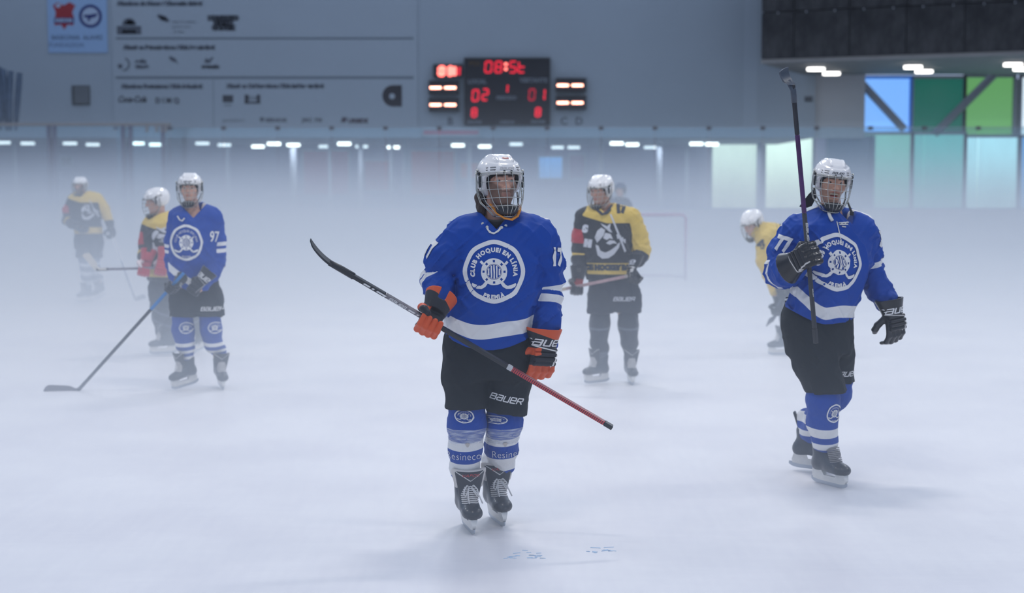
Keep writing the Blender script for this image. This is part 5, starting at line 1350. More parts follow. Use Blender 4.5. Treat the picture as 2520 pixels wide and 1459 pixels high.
# ------------------------------------------------------------------ shouting player, number 77
B = Player('shouting person in blue jersey 77 with black gloves, raising a stick upright', 8.28, 2030)
q = B.L; KB = FPX / 8.28
def zb(py): return CAMH - (py - 477) / KB
tor = ([zb(y) for y in (508, 524, 552, 600, 650, 720, 770, 815)], [q(x, 600).x for x in (2052, 2050, 2046, 2052, 2054, 2030, 2016, 2014)], [.03, .02, .0, -.02, -.03, -.03, -.01, .0],
       [.09, .15, .225, .235, .218, .205, .206, .208], [.08, .115, .14, .155, .17, .175, .17, .17], R(28))
armR = ([q(1962, 572, .0), q(1934, 625, .03), q(1924, 668, .02), q(1938, 668, -.10), q(1962, 655, -.24)], [.098, .096, .094, .086, .066])
armL = ([q(2118, 572, .04), q(2132, 625, .10), q(2140, 672, .12), q(2160, 706, .08), q(2178, 742, .02)], [.098, .088, .082, .076, .066])
hB = HM(q(2047, 448, -.03), 3, 4, 6, .98)
kF = SM((q(2040, 1100).x, -.02, .0), 30); kB_ = SM((q(2012, 1100, .30).x, .42, .012), 74, 4, 0)
legs = [leg_in(kF, q(1985, 800, 0), q(2025, 950, -.08), q(2022, 1040, -.02)), leg_in(kB_, q(2050, 800, .04), q(2066, 945, .12), q(2030, 1030, .24))]
B.build_body(hB, tor, [armR, armL], legs, beard=.35, mouth=1, fine=.0042, look=(.05, -1, .0), neck=q(2048, 535, .03), skin=(.62, .34, .23), hair=(.06, .035, .025))
cxh = q(2016, 790).x
hem = lambda x, y: zb(792) + .10 * np.clip((cxh - x) / .22, 0, 1.2) ** 1.5 + .02 * np.clip((x - cxh) / .2, 0, 1) ** 2
hemb = lambda x, y: zb(764) + .16 * np.clip((cxh - x) / .20, 0, 1.2) ** 1.5 + .0 * x + .005 * np.sin(x * 25)
def yokeB(V, U): return np.maximum(np.abs(V[1] - .0 - .10 * np.abs(V[0] - q(2050, 600).x)) - .020, zb(556) - V[2])
B.jersey(tor, [armR, armL], .0068, jersey_blue, blue_zones([[(.215, .013), (.262, .013)], [(.205, .016), (.262, .018)]], hemb, .036, yokeB), hem, q(2052, 545, .03), seed=41, amp=.0095,
         shoulders=([q(1980, 562), q(2048, 546, .02), q(2105, 562, .03)], [.09, .08, .09]), zv=zb(551), vx=.012, kk=.03)
lay_print(B.jskin, *rot2(scaled(CREST, .150, .163), R(-4)), q(2079, 648, -.25), (.88, .46, 0), (.04, -.04, 1), white_print, 'crest', B.t, 'round white club crest with crossed sticks and the words around it', step=.012)
number(B.jskin, B.t, '77', .118, q(1933, 601, 0), (-.38, -.92, 0), -14, sx=.78)
number(B.jskin, B.t, '77', .118, q(2158, 590, .06), (.92, -.40, 0), 0, sx=.7)
nbB = q(2052, 545, .03)
undershirt(B, nbB, mat('undershirt_skin', (.50, .27, .19), .6), r=.060, low=.112)
for a_, b_ in (((2050, 547), (2077, 546)), ((2052, 551), (2074, 551)), ((2058, 556), (2068, 557)), ((2056, 549), (2064, 546)), ((2066, 549), (2074, 545))):
    lace_on(B.jskin, [q(*a_), q((a_[0] + b_[0]) / 2, (a_[1] + b_[1]) / 2), q(*b_)], .0035, lm, 'collar_lace', B.t)
lace_on(B.jskin, [q(2046, 544), q(2048, 560), q(2051, 580), q(2053, 592)], .003, lm, 'collar_lace', B.t)
lace_on(B.jskin, [q(x, y) for x, y in ((2034, 516), (2029, 524), (2030, 534), (2034, 542))], .010, lm, 'collar_stripe', B.t)
pel = ([zb(735), zb(800), zb(870)], [q(2012, 800).x, q(2012, 800).x, q(2015, 800).x], [0.02, .02, .02], [.180, .195, .185], [.14, .155, .15], 0)
sR = ([q(1982, 800, -.02), q(2004, 880, -.05), q(2030, 955, -.06)], [.135, .128, .114]); sL = ([q(2048, 800, .06), q(2058, 880, .10), q(2066, 945, .12)], [.118, .100, .088])
B.shorts(pel, [sR, sL], .0085, shorts_black, [lambda x: zb(962) + .06 * (x - q(2025, 960).x), lambda x: zb(950)], seed=51, amp=.005)
V, F = stroke_word('bauer', .027, wd=.2, slant=.25, wide=1.05, gap=.30)
lay_print(B.shskin, V, F, q(2094, 921, 0), (.80, .60, 0), (0, 0, 1), white_print, 'lettering', B.t, step=.012)
lay_print(B.shskin, *scaled(text_mesh('S.', size=.06, offset=.003), 1), q(1925, 732, -.0), (.6, -.8, 0), (0, 0, 1), white_print, 'lettering', B.t, step=.012)
o, skF = B.sock(sock_in(kF, [q(2024, 935, -.05), q(2025, 985, -.06), q(2024, 1040, -.03), q(2030, 1080, .0)]), [.088, .092, .086, .074, .056, .044], .0075, sock_blue, sockz(zb, [(1055, 1078), (1094, 1110)], q(2025, 1040).x), seed=61)
o, skB = B.sock(sock_in(kB_, [q(2066, 935, .12), q(2058, 970, .14), q(2016, 1020, .26), q(2000, 1062, .36)]), [.078, .082, .076, .066, .054, .044], .009, sock_blue, sockz(zb, [(1040, 1066), (1085, 1100)], q(2010, 1040).x), seed=63)
lay_print(skF, *scaled(CREST2, .050, .056), q(2035, 1009, .0), (1, .12, 0), (0, 0, 1), white_print, 'small_crest', B.t, step=.012)
make_skate(B.t, kF, boot_black, False, None, False, None, lace_g); make_skate(B.t, kB_, boot_black, False, None, False, None, lace_g)
for km in (kF, kB_):
    MB().box((0, 0, 0), (.05, .016, .10), bev=.007).build('tendon_guard', boot_black, B.t).matrix_local = km @ Matrix.Translation((0, .125, .30)) @ Matrix.Rotation(R(-22), 4, 'X')
make_helmet(B.t, hB, logo='black')
# black neck strap and flap behind the cage
nf = MB(); pp = [(-.088, -.045), (-.118, -.085), (-.150, -.135), (-.165, -.165), (-.135, -.172), (-.090, -.155), (-.075, -.10)]; n_ = len(pp)
nf.add([(x, .015 + .02 * (i % 2), z) for i, (x, z) in enumerate(pp)] + [(x * .96, .045, z) for x, z in pp], [tuple(range(n_)), tuple(reversed(range(n_, 2 * n_)))] + [(i, n_ + i, n_ + (i + 1) % n_, (i + 1) % n_) for i in range(n_)])
nf.build('neck_flap', black_foam, B.t).matrix_local = hB
MB().tube([hB @ Vector(p) for p in ((.108, .0, -.10), (.122, -.02, -.135), (.135, -.03, -.165))], [.007, .008, .009], 6, flat=.5).build('loose_strap', black_plastic, B.t, smooth=True)
MB().box((0, 0, 0), (.020, .02, .022), bev=.003).build('strap_clip', black_plastic, B.t, loc=hB @ Vector((.136, -.03, -.170)))
heel = at(1951, 208, 7.86); butt = at(2008, 845, 7.98); axB = (heel - butt).normalized()
gp = q(1986, 632, -.35); gp = butt + axB * ((gp + B.root - butt).dot(axB)) - B.root
make_glove(B.t, glove_black, axB, (-.50, .72, -.42), gp, False, True, None, None, h=.0042, scale=(1.22, 1.1, .9))
make_glove(B.t, glove_black, (.90, .42, .15), (-.16, .0, 1), q(2192, 800, -.03), True, False, 'bauer', white_print, h=.0046, scale=(1.15, 1.1, .84))
purple = mat('shaft_purple', (.05, .006, .08), .35, vary=.8, vscale=9)
make_stick('black and purple hockey stick raised upright by the shouting player, blade on top', heel, butt, at(1922, 178, 7.9) - heel, (.62, -.75, .1), [black_plastic, sh_k, mat('shaft_logo_zone', (.03, .03, .035), .4), purple, sh_k],
           [('butt_end', .06), ('shaft', .30), ('shaft', .15), ('shaft', .30), ('shaft', .19)], curve=.06, blade_m=mat('blade_grey', (.05, .065, .09), .35, vary=.35, vscale=25), blade_len=.13, w_=(.021, .021), extra=[('bauer', .43, .016, white_print), ('bauer', .20, .006, white_print)])
# ------------------------------------------------------------------ players further away in the haze
def std_head(pl, px, py, yaw, pitch, roll, sc=1.0, dy=0.0): return HM(pl.L(px, py, dy), yaw, pitch, roll, sc)
# ---- 97, young blue player on the left
D = Player('young person in blue jersey 97 and black shorts, stick blade resting on the ice', 12.45, 490)
q = D.L; KD = FPX / 12.45
def zd(py): return CAMH - (py - 477) / KD
tor = ([zd(y) for y in (498, 508, 528, 560, 610, 660, 712)], [q(x, 600).x for x in (480, 480, 482, 484, 476, 472, 468)], [.03, .02, 0, -.01, -.01, 0, 0], [.08, .14, .20, .205, .20, .195, .20], [.08, .11, .13, .14, .15, .155, .155], R(12))
armL = ([q(524, 535, .0), q(532, 590, .05), q(534, 640, .06), q(522, 672, -.02), q(497, 703, -.18)], [.085, .082, .076, .074, .060])
armR = ([q(436, 535, .0), q(426, 590, .04), q(424, 640, .05), q(430, 672, -.02), q(442, 690, -.08)], [.082, .070, .062, .060, .054])
hD = std_head(D, 467, 463, 4, 0, 0, .98, -.02)
k1 = SM((q(459, 900).x, -.05, .025), -38, 8, 0, (1.05, 1, 1)); k2 = SM((q(541, 900).x, .02, .01), 22, 6, 0, (1.05, 1, 1))
D.build_body(hD, tor, [armR, armL], [leg_in(k1, q(450, 740), q(452, 810, -.04), q(456, 850)), leg_in(k2, q(505, 740), q(520, 810, -.02), q(528, 850))], fine=.0065, neck=q(474, 518, .03), skin=(.66, .38, .27), hair=(.08, .05, .03))
cxd = q(470, 700).x
hem = lambda x, y: zd(712) + .11 * np.clip((cxd - x) / .2, -.35, 1.0) * (x < cxd) + .0 * y
hemb = lambda x, y: zd(686) + .13 * np.clip((cxd - x) / .2, -.6, 1.0)
def yokeD(V, U): return np.maximum(np.abs(V[1] - .045 - .1 * np.abs(V[0] - q(480, 600).x)) - .020, zd(530) - V[2])
D.jersey(tor, [armR, armL], .0095, jersey_blue, blue_zones([[(.26, .015), (.31, .015)], [(.235, .017), (.295, .017)]], hemb, .034, yokeD), hem, q(476, 518, .03), seed=71, amp=.007, shoulders=([q(448, 528), q(480, 518, .02), q(512, 528)], [.075, .07, .075]), zv=zd(536), kk=.03)
lay_print(D.jskin, *scaled(CREST2, .138, .155), q(458, 598, -.25), (.97, .2, 0), (0, 0, 1), white_print, 'crest', D.t, step=.02)
number(D.jskin, D.t, '97', .13, q(530, 583, 0), (.06, -1, 0), -4, sx=.56, off=.002)
undershirt(D, q(476, 518, .03), MATS['undershirt_skin'], r=.058, low=.11)
lace_on(D.jskin, [q(446, 531), q(452, 540), (q(458, 543)), q(464, 536)], .006, lm, 'collar_lace', D.t)
pel = ([zd(690), zd(740), zd(770)], [q(x, 700).x for x in (480, 483, 483)], [.02] * 3, [.20, .225, .215], [.15, .155, .14], 0)
D.shorts(pel, [([q(450, 735), q(450, 790, -.02)], [.118, .108]), ([q(512, 735, .02), q(520, 790)], [.118, .112])], .012, shorts_black, [lambda x: zd(779), lambda x: zd(777)], seed=75, amp=.005)
lay_print(D.shskin, *stroke_word('bauer', .030, wd=.22, slant=.25, wide=1.15), q(516, 762, -.2), (1, 0, 0), (0, 0, 1), white_print, 'lettering', D.t, step=.02)
for km, pts, sd, cx in ((k1, [q(449, 780, -.02), q(451, 815, -.03), q(456, 850, -.02)], 77, 454), (k2, [q(516, 775, 0), q(520, 812, -.01), q(526, 848, .0)], 78, 525)):
    o, sk = D.sock(sock_in(km, pts), [.092, .092, .076, .056, .044], .010, sock_blue, sockz(zd, [(844, 853), (862, 869), (877, 884)], q(cx, 800).x), seed=sd)
    lay_print(sk, *scaled(CREST2, .055, .050), q(cx - 9, 812, -.3), (1, 0, 0), (0, 0, 1), white_print, 'small_crest', D.t, step=.015)
    make_skate(D.t, km, boot_black, True, None, False, tongue_black, lace_w)
make_helmet(D.t, hD, far=True, logo='black')
glove_dark = zone_mat('glove_dark', (.014, .016, .022), [('pipe', (.3, .3, .3))], rough=.6)
heel = at(190, 963, 12.30); butt = at(452, 672, 12.05); ax_ = (heel - butt).normalized()
g0 = q(438, 706, -.3); g0 = butt + ax_ * ((g0 + D.root - butt).dot(ax_)) - D.root
make_glove(D.t, glove_dark, (.75, .0, -.62), (.62, .15, .75), q(484, 706, -.20), True, True, 'bauer', white_print, h=.0065)
make_glove(D.t, glove_dark, ax_, (.25, .85, .45), g0 + Vector((0, 0, .0)), False, True, None, None, h=.0065, scale=.85)
make_stick('black hockey stick with a blue upper shaft, its pale blade lying on the ice', heel, butt, Vector((-1, .0, .02)), (0, -1, .22), [mat('shaft_blue', (.01, .17, .45), .4), mat('shaft_dim', (.03, .032, .04), .45, vary=.3)], [('shaft', .30), ('shaft', .70)], curve=.04, blade_m=mat('blade_tape_grey', (.12, .11, .13), .8, vary=.1), blade_len=.27, w_=(.024, .028))

# ---- yellow and black team
YEL = (.60, .42, .085)
jersey_yellow = zone_mat('jersey_yellow_black', (.016, .017, .022), [('red', (.38, .02, .03)), ('yellow', YEL), ('dark', (.02, .022, .035))], rough=.65, sheen=.2)
sock_black = zone_mat('sock_black', (.022, .026, .036), [('white', (.10, .11, .14))], rough=.8)
shorts_navy = mat('shorts_navy', (.015, .018, .028), .8, vary=.15)
def yellow_zones(zf, yoke_y, hem_y, nx, cuff=(.36, .03), redarm=0, yelarm=1, navy=None):
    def f(V, T, A, U, S):
        hb = np.maximum(np.abs(V[2] - zf(hem_y)) - .050, -np.minimum(S[0], S[1]) * .6 + .002)
        yk = np.maximum(np.maximum(zf(yoke_y) - V[2] + .30 * np.maximum(nx - V[0], 0), -.5), np.where(True, -S[redarm] * .6 - .01, 0))
        ya = np.maximum(np.maximum(S[yelarm] * .6 + .002, U[yelarm] - cuff[0]), -.5)
        cf = np.maximum(bandsd(U[redarm], cuff[0] - .03, .022), S[redarm] * .6 + .002)
        yel = np.minimum(np.minimum(hb, yk), np.minimum(ya, cf))
        red = np.maximum(np.maximum(S[redarm] * .6 + .002, bandsd(U[redarm], .17, .065)), V[1] * .0 + (V[0] - 9))
        dk = np.maximum(bandsd(U[yelarm], cuff[0] + .02, .02), S[yelarm] * .6 + .002)
        return {'yellow': yel, 'red': red, 'dark': dk}
    return f
def beast():
    """a bristling animal head over a crossed stick, as flat patches"""
    P_ = []
    def pg(pts): P_.append(([(x, y, 0) for x, y in pts], [tuple(range(len(pts)))]))
    pg([(-.75, .20), (-.62, .55), (-.40, .72), (-.20, .60), (-.28, .30), (-.50, .05), (-.62, -.10)])
    pg([(-.45, .95), (-.10, .80), (.10, .95), (.05, .70), (.20, .45), (.02, .50), (-.15, .65), (-.30, .78)])
    pg([(-.20, .45), (.10, .38), (.22, .10), (.05, .15), (-.10, .05), (-.30, .15)])
    pg([(-.70, -.20), (-.55, -.25), (-.45, -.50), (-.20, -.62), (.05, -.52), (.35, -.30), (.60, -.05), (.55, -.35), (.30, -.70), (0, -.92), (-.35, -.95), (-.60, -.75)])
    pg([(.05, .05), (.30, .02), (.45, -.15), (.25, -.12), (.05, -.20), (-.15, -.12)])
    for i in range(4): pg([(.40 + i * .13, .35 - i * .08), (.52 + i * .13, .42 - i * .10), (.58 + i * .11, .16 - i * .10), (.46 + i * .12, .10 - i * .06)])
    pg([(.05, 1.45), (.15, 1.42), (.95, -.55), (.85, -.62)])
    return join2(P_)
BEAST = beast()
silver = mat('silver_print', (.50, .51, .54), .6); pale_p = mat('pale_print', (.55, .56, .60), .6)

# number 17 in yellow, centre right
E = Player('person in yellow and black jersey standing upright beside the hockey goal, looking aside', 12.8, 1512)
q = E.L; KE = FPX / 12.8
def ze(py): return CAMH - (py - 477) / KE
tor = ([ze(y) for y in (500, 508, 526, 560, 610, 660, 705)], [q(x, 600).x for x in (1490, 1490, 1492, 1492, 1496, 1500, 1502)], [.03, .02, 0, -.01, -.01, 0, 0], [.08, .14, .215, .220, .205, .205, .215], [.08, .11, .13, .14, .155, .16, .16], 0)
armR = ([q(1439, 535), q(1431, 585, .02), q(1428, 630, .02), q(1426, 655, -.02), q(1424, 678, -.06)], [.088, .082, .074, .066, .058])
armL = ([q(1552, 535), q(1568, 580, .02), q(1577, 612, .0), q(1574, 628, -.04), q(1570, 640, -.08)], [.090, .092, .088, .076, .064])
hE = std_head(E, 1478, 468, -38, 8, 0, 1.0, -.01)
k1 = SM((q(1468, 900).x, -.05, .01), -52, 0, 0, (1.05, 1, 1)); k2 = SM((q(1552, 900).x, -.03, .0), 6, 0, 0, (1.05, 1, 1))
E.build_body(hE, tor, [armR, armL], [leg_in(k1, q(1475, 740), q(1476, 810, -.02)), leg_in(k2, q(1535, 740), q(1545, 810, -.02))], fine=.0065, neck=q(1488, 518, .03), skin=(.62, .34, .24), beard=.2)
E.jersey(tor, [armR, armL], .0095, jersey_yellow, yellow_zones(ze, 548, 659, q(1490, 600).x, cuff=(.375, .03)), lambda x, y: ze(688) + 0 * x, q(1488, 520, .03), seed=81, amp=.007, shoulders=([q(1455, 527), q(1492, 518, .02), q(1532, 527)], [.08, .075, .08]), zv=ze(526), kk=.03)
collar = MB().tube([q(1466, 508, -.06), q(1472, 518, -.11), q(1482, 527, -.14), q(1492, 524, -.13), q(1502, 514, -.09), q(1506, 506, -.03)], .018, 6, flat=.5).build('collar', mat('collar_navy', (.02, .025, .045), .7), E.t, smooth=True)
undershirt(E, q(1488, 520, .03), MATS['undershirt_skin'], r=.058, low=.11)
lay_print(E.jskin, *scaled(BEAST, .165, .165), q(1500, 594, -.25), (1, 0, 0), (0, 0, 1), silver, 'emblem', E.t, 'silver grey animal emblem', step=.02)
def txt(sk, pl, s, size, o, m, right=(1, 0, 0), sx=1.0, rot=0, off=.004, name='lettering', step=.02):
    V, F = text_mesh(s, size=size, offset=off, sx=sx); V, F = rot2((V, F), R(rot)); return lay_print(sk, V, F, o, right, (0, 0, 1), m, name, pl.t, step=step)
dkp = mat('dark_print', (.015, .018, .03), .6)
txt(E.jskin, E, '17', .10, q(1530, 514, -.2), dkp, sx=.9, off=.012)
for s_, py in (('S', 564), ('H', 600)): txt(E.jskin, E, s_, .075, q(1442 + (py - 564) * .18, py, -.2), pale_p, off=.012, rot=-8)
txt(E.jskin, E, 'ICE HOCKEY BAR', .058, q(1500, 660, -.25), dkp, sx=.95, off=.008)
pel = ([ze(680), ze(730), ze(765)], [q(x, 700).x for x in (1510, 1513, 1513)], [.02] * 3, [.215, .235, .225], [.155, .16, .15], 0)
E.shorts(pel, [([q(1480, 735), q(1477, 775, 0)], [.115, .110]), ([q(1546, 735), q(1547, 775)], [.115, .105])], .012, shorts_navy, [lambda x: ze(768), lambda x: ze(766)], seed=85, amp=.005)
lay_print(E.shskin, *stroke_word('bauer', .030, wd=.22, slant=.25, wide=1.2), q(1539, 738, -.25), (1, 0, 0), (0, 0, 1), pale_p, 'lettering', E.t, step=.02)
for km, pts, sd, cx in ((k1, [q(1477, 765), q(1476, 800, -.02), q(1473, 845)], 87, 1474), (k2, [q(1545, 765), q(1546, 800, -.02), q(1549, 845)], 88, 1548)):
    E.sock(sock_in(km, pts), [.092, .090, .074, .054, .044], .011, sock_black, sockz(ze, [(806, 812), (866, 890)], q(cx, 800).x), seed=sd)
    make_skate(E.t, km, boot_black, True, None, False, tongue_black, lace_w)
make_helmet(E.t, hE, far=True, logo=None)
butt = at(1556, 677, 12.5); heel = at(1190, 752, 12.35); ax_ = (heel - butt).normalized()
gr = q(1418, 704, -.30); gr = butt + ax_ * ((gr + E.root - butt).dot(ax_)) - E.root
gl = q(1570, 655, -.3); gl = butt + ax_ * .02 - E.root
make_glove(E.t, glove_br, ax_, (.10, .3, 1), gr, False, True, None, None, h=.0065)
make_glove(E.t, glove_black, (.25, -.9, .0), (.12, .25, .95), gl + Vector((.05, 0, .0)), True, True, 'bauer', pale_p, h=.0065)
make_stick('pale pinkish hockey stick held low by the person in yellow near the goal', heel, butt, Vector((-1, 0, -.25)), (0, -1, .2), [mat('butt_knob', (.35, .3, .28), .8), mat('shaft_rose', (.34, .22, .22), .5, vary=.3, vscale=20), mat('shaft_tan', (.42, .34, .26), .6)], [('butt_end', .05), ('shaft', .40), ('shaft', .55)], curve=.03, blade_m=black_plastic, blade_len=.28)

# yellow player with red gloves, behind 97
G_ = Player('person in yellow and black jersey with red gloves, standing behind blue player 97', 15.1, 440)
q = G_.L; KG = FPX / 15.1
def zg(py): return CAMH - (py - 477) / KG
tor = ([zg(y) for y in (520, 530, 548, 590, 630, 665, 700)], [q(x, 600).x for x in (396, 396, 396, 394, 398, 404, 410)], [.03, .02, 0, -.01, -.01, 0, 0], [.08, .13, .19, .20, .20, .195, .20], [.08, .12, .17, .18, .18, .18, .18], R(-40))
armR = ([q(372, 552, -.02), q(360, 595, -.05), q(358, 628, -.08), q(358, 640, -.16), q(356, 650, -.22)], [.085, .078, .070, .062, .056])
armL = ([q(424, 555, .05), q(434, 600, .0), q(430, 635, -.06), q(412, 642, -.14), q(402, 645, -.22)], [.085, .080, .074, .066, .058])
hG = std_head(G_, 384, 494, -62, 12, 0, 1.02)
k1 = SM((q(408, 850).x, -.10, .02), -62, 0, 0, (1.05, 1, 1)); k2 = SM((q(478, 850).x, .15, .02), -30, 10, 0, (1.05, 1, 1))
G_.build_body(hG, tor, [armR, armL], [leg_in(k1, q(398, 715), q(396, 770, -.06)), leg_in(k2, q(440, 715), q(472, 765, .04))], fine=.0085, neck=q(394, 536, .03), skin=(.62, .36, .27))
G_.jersey(tor, [armR, armL], .0125, jersey_yellow, yellow_zones(zg, 562, 668, q(392, 600).x, cuff=(.34, .03)), lambda x, y: zg(690) + 0 * x, q(394, 536, .03), seed=91, amp=.008, shoulders=([q(378, 546), q(396, 536, .02), q(418, 546)], [.08, .075, .08]), zv=zg(545), kk=.03)
undershirt(G_, q(394, 536, .03), MATS['undershirt_skin'], r=.058, low=.10)
lay_print(G_.jskin, *scaled(BEAST, .13, .14), q(378, 590, -.3), (.85, -.50, 0), (0, 0, 1), silver, 'emblem', G_.t, step=.03)
pel = ([zg(680), zg(715), zg(735)], [q(x, 700).x for x in (414, 416, 416)], [.02] * 3, [.20, .215, .205], [.17, .175, .165], 0)
G_.shorts(pel, [([q(398, 712, -.03), q(397, 755, -.05)], [.125, .112]), ([q(440, 712, .05), q(458, 755, .06)], [.125, .108])], .015, shorts_navy, [lambda x: zg(756), lambda x: zg(756)], seed=95, amp=.005)
for km, pts, sd in ((k1, [q(396, 740, -.05), q(396, 780, -.06), q(402, 815, -.04)], 97), (k2, [q(460, 742, .05), q(478, 780, .08), q(484, 815, .14)], 98)):
    G_.sock(sock_in(km, pts), [.092, .092, .078, .056, .044], .014, sock_black, sockz(zg, [(775, 781), (800, 806)], 0.0), seed=sd)
    make_skate(G_.t, km, boot_black, True, None, False, tongue_black, lace_w)
make_helmet(G_.t, hG, far=True, logo=None)
heel = at(237, 663, 14.6); butt = at(556, 655, 14.95); ax_ = (heel - butt).normalized()
for px, X_, lf in ((356, ax_, False), (398, ax_, True)):
    p = at(px, 660, 14.7); p = butt + ax_ * ((p - butt).dot(ax_)) - G_.root
    make_glove(G_.t, glove_red, ax_ if not lf else -ax_, (.15, .35, .9), p, lf, True, None, None, h=.0075, scale=1.12)
make_stick('hockey stick with a white-taped blade, held level in red gloves', heel, butt, at(212, 634, 14.6) - heel, (.2, -1, .1), [mat('butt_white', (.6, .55, .5), .8), mat('shaft_grey', (.20, .19, .22), .5, vary=.4, vscale=14), mat('tape_dark', (.03, .03, .04), .8)], [('butt_end', .03), ('shaft', .88), ('tape', .09)], curve=.03, blade_m=mat('blade_tape_white', (.62, .60, .56), .8), blade_len=.20)

# far yellow player on the left
H_p = Player('person in faded yellow jersey far back in the haze, stick pointing down to the ice', 22.3, 222)
q = H_p.L; KH = FPX / 22.3
def zh(py): return CAMH - (py - 477) / KH
tor = ([zh(y) for y in (470, 476, 486, 505, 535, 560, 582)], [q(x, 600).x for x in (206, 207, 210, 212, 214, 218, 220)], [.03, .02, 0, -.01, -.01, 0, 0], [.08, .15, .23, .24, .225, .215, .215], [.08, .11, .14, .15, .16, .16, .16], 0)
armR = ([q(180, 492), q(168, 518, .02), q(166, 542, .0), q(176, 552, -.14), q(190, 556, -.24)], [.09, .084, .076, .068, .060])
armL = ([q(240, 490), q(256, 512, .02), q(263, 532, .02), q(268, 545, .0), q(270, 556, -.03)], [.09, .080, .070, .062, .056])
hH = std_head(H_p, 197, 457, -12, 2, 0, 1.02)
k1 = SM((q(212, 735).x, -.05, .02), -35, 0, 0, (1.05, 1, 1)); k2 = SM((q(232, 735).x, .30, .06), -20, 12, 0, (1.05, 1, 1))
H_p.build_body(hH, tor, [armR, armL], [leg_in(k1, q(203, 600), q(212, 645, -.06)), leg_in(k2, q(232, 600), q(232, 645, .05))], fine=.010, neck=q(203, 480, .03), skin=(.60, .34, .25), beard=.9)
H_p.jersey(tor, [armR, armL], .016, jersey_yellow, yellow_zones(zh, 498, 566, q(206, 600).x, cuff=(.44, .03)), lambda x, y: zh(576) + 0 * x, q(203, 481, .03), seed=101, amp=.008, shoulders=([q(190, 484), q(206, 479, .02), q(230, 484)], [.08, .075, .08]), zv=zh(486), kk=.03)
lay_print(H_p.jskin, *scaled(BEAST, .15, .13), q(211, 522, -.3), (1, 0, 0), (0, 0, 1), silver, 'emblem', H_p.t, step=.03)
undershirt(H_p, q(203, 481, .03), MATS['undershirt_black'], r=.058, low=.10)
pel = ([zh(570), zh(595), zh(610)], [q(x, 700).x for x in (220, 220, 219)], [.02] * 3, [.215, .225, .21], [.16, .17, .16], 0)
H_p.shorts(pel, [([q(206, 598), q(205, 632, -.03)], [.12, .11]), ([q(233, 598), q(234, 632, .03)], [.12, .11])], .018, shorts_navy, [lambda x: zh(634), lambda x: zh(634)], seed=105, amp=.005)
sock_pale = zone_mat('sock_grey_white', (.10, .12, .18), [('white', (.5, .52, .56))], rough=.8)
for km, pts, sd in ((k1, [q(205, 625, -.03), q(209, 650, -.06), q(212, 680, -.03)], 107), (k2, [q(234, 625, .03), q(232, 650, .06), q(232, 680, .16)], 108)):
    H_p.sock(sock_in(km, pts), [.09, .09, .078, .056, .044], .017, sock_pale, sockz(zh, [(648, 656), (668, 678), (690, 700)], 0.0), seed=sd)
    make_skate(H_p.t, km, boot_black, True, None, False, tongue_black, lace_g)
make_helmet(H_p.t, hH, far=True, logo=None)
butt = at(263, 545, 22.1); heel = at(333, 738, 22.0); ax_ = (heel - butt).normalized()
make_glove(H_p.t, glove_dark, (.3, .9, 0), (-.15, .1, 1), q(271, 575, -.06), True, True, None, None, h=.009, scale=1.1)
make_glove(H_p.t, glove_dark, (-.8, .2, .3), (-.7, .4, .3), q(205, 562, -.30), False, True, None, None, h=.009, scale=1.05)
make_stick('pale hockey stick angled down to the ice in the far haze at the left', heel, butt, Vector((1, -.1, .25)), (0, -1, .1), [sh_k, mat('shaft_white', (.6, .6, .62), .5), mat('shaft_mid', (.16, .17, .22), .5)], [('shaft', .2), ('shaft', .30), ('shaft', .5)], curve=.03, blade_m=mat('blade_far', (.05, .05, .07), .6), blade_len=.18)

# bending yellow player behind 77
K_p = Player('person in pale yellow jersey bending forward behind player 77', 15.2, 1930)
q = K_p.L; KK = FPX / 15.2
def zk(py): return CAMH - (py - 477) / KK
hK = std_head(K_p, 1851, 549, -52, 26, 0, 1.02)
# the trunk leans: its slices are stacked along a slanted back
sp_ = [q(1872, 572, -.02), q(1895, 585), q(1930, 600), q(1960, 640), q(1968, 690)]
def bent_fn(P, extra=0.0):
    d = chain(P, sp_, [.105, .155, .175, .175, .17], .05)
    d = smin(d, chain(P, [q(1885, 588, -.12), q(1880, 640, -.16), q(1895, 680, -.20), q(1905, 715, -.22)], [.10, .085, .075, .06], .03), .06)
    d = smin(d, chain(P, [q(1900, 580, .12), q(1912, 650, .10), q(1915, 690, .0), q(1912, 725, -.1)], [.10, .085, .075, .06], .03), .06)
    return d + folds(P, 111, .008)
lo = [min(p[i] for p in sp_) - .36 for i in range(3)]; hi = [max(p[i] for p in sp_) + .26 for i in range(3)]; lo[2] = zk(745)
def bent_attr(V): return {'yellow': V[0] * 0 + np.maximum(V[0] - q(1916, 600).x, -.3), 'red': V[0] * 0 + 1, 'dark': np.abs(V[0] - q(1908, 600).x - .0) - .006}
me = sdf_mesh('jersey', bent_fn, lo, hi, .013, bent_attr); link('jersey', me, jersey_yellow, K_p.t); skK = Skin(me)
txt(skK, K_p, '4', .12, q(1877, 603, -.3), dkp, off=.01)
k1 = SM((q(1918, 860).x, -.12, .0), -80, 0, 0, (1.05, 1, 1)); k2 = SM((q(1985, 860).x, .12, .0), -65, 0, 0, (1.05, 1, 1))
armsK = [([q(1885, 588, -.12), q(1880, 640, -.16), q(1895, 680, -.20), q(1905, 715, -.22)], [.06] * 4), ([q(1900, 580, .12), q(1912, 650, .10), q(1915, 690, .0), q(1912, 725, -.1)], [.06] * 4)]
torK = ([zk(700), zk(680), zk(640), zk(600), zk(585)], [q(x, 640).x for x in (1968, 1966, 1955, 1930, 1900)], [0] * 5, [.15, .15, .15, .14, .1], [.13] * 5, 0)
K_p.build_body(hK, torK, armsK, [leg_in(k1, q(1965, 710, -.05), q(1940, 770, -.15)), leg_in(k2, q(1985, 710, .08), q(1985, 770, .0))], fine=.0085, neck=q(1876, 574, -.01), skin=(.62, .36, .28))
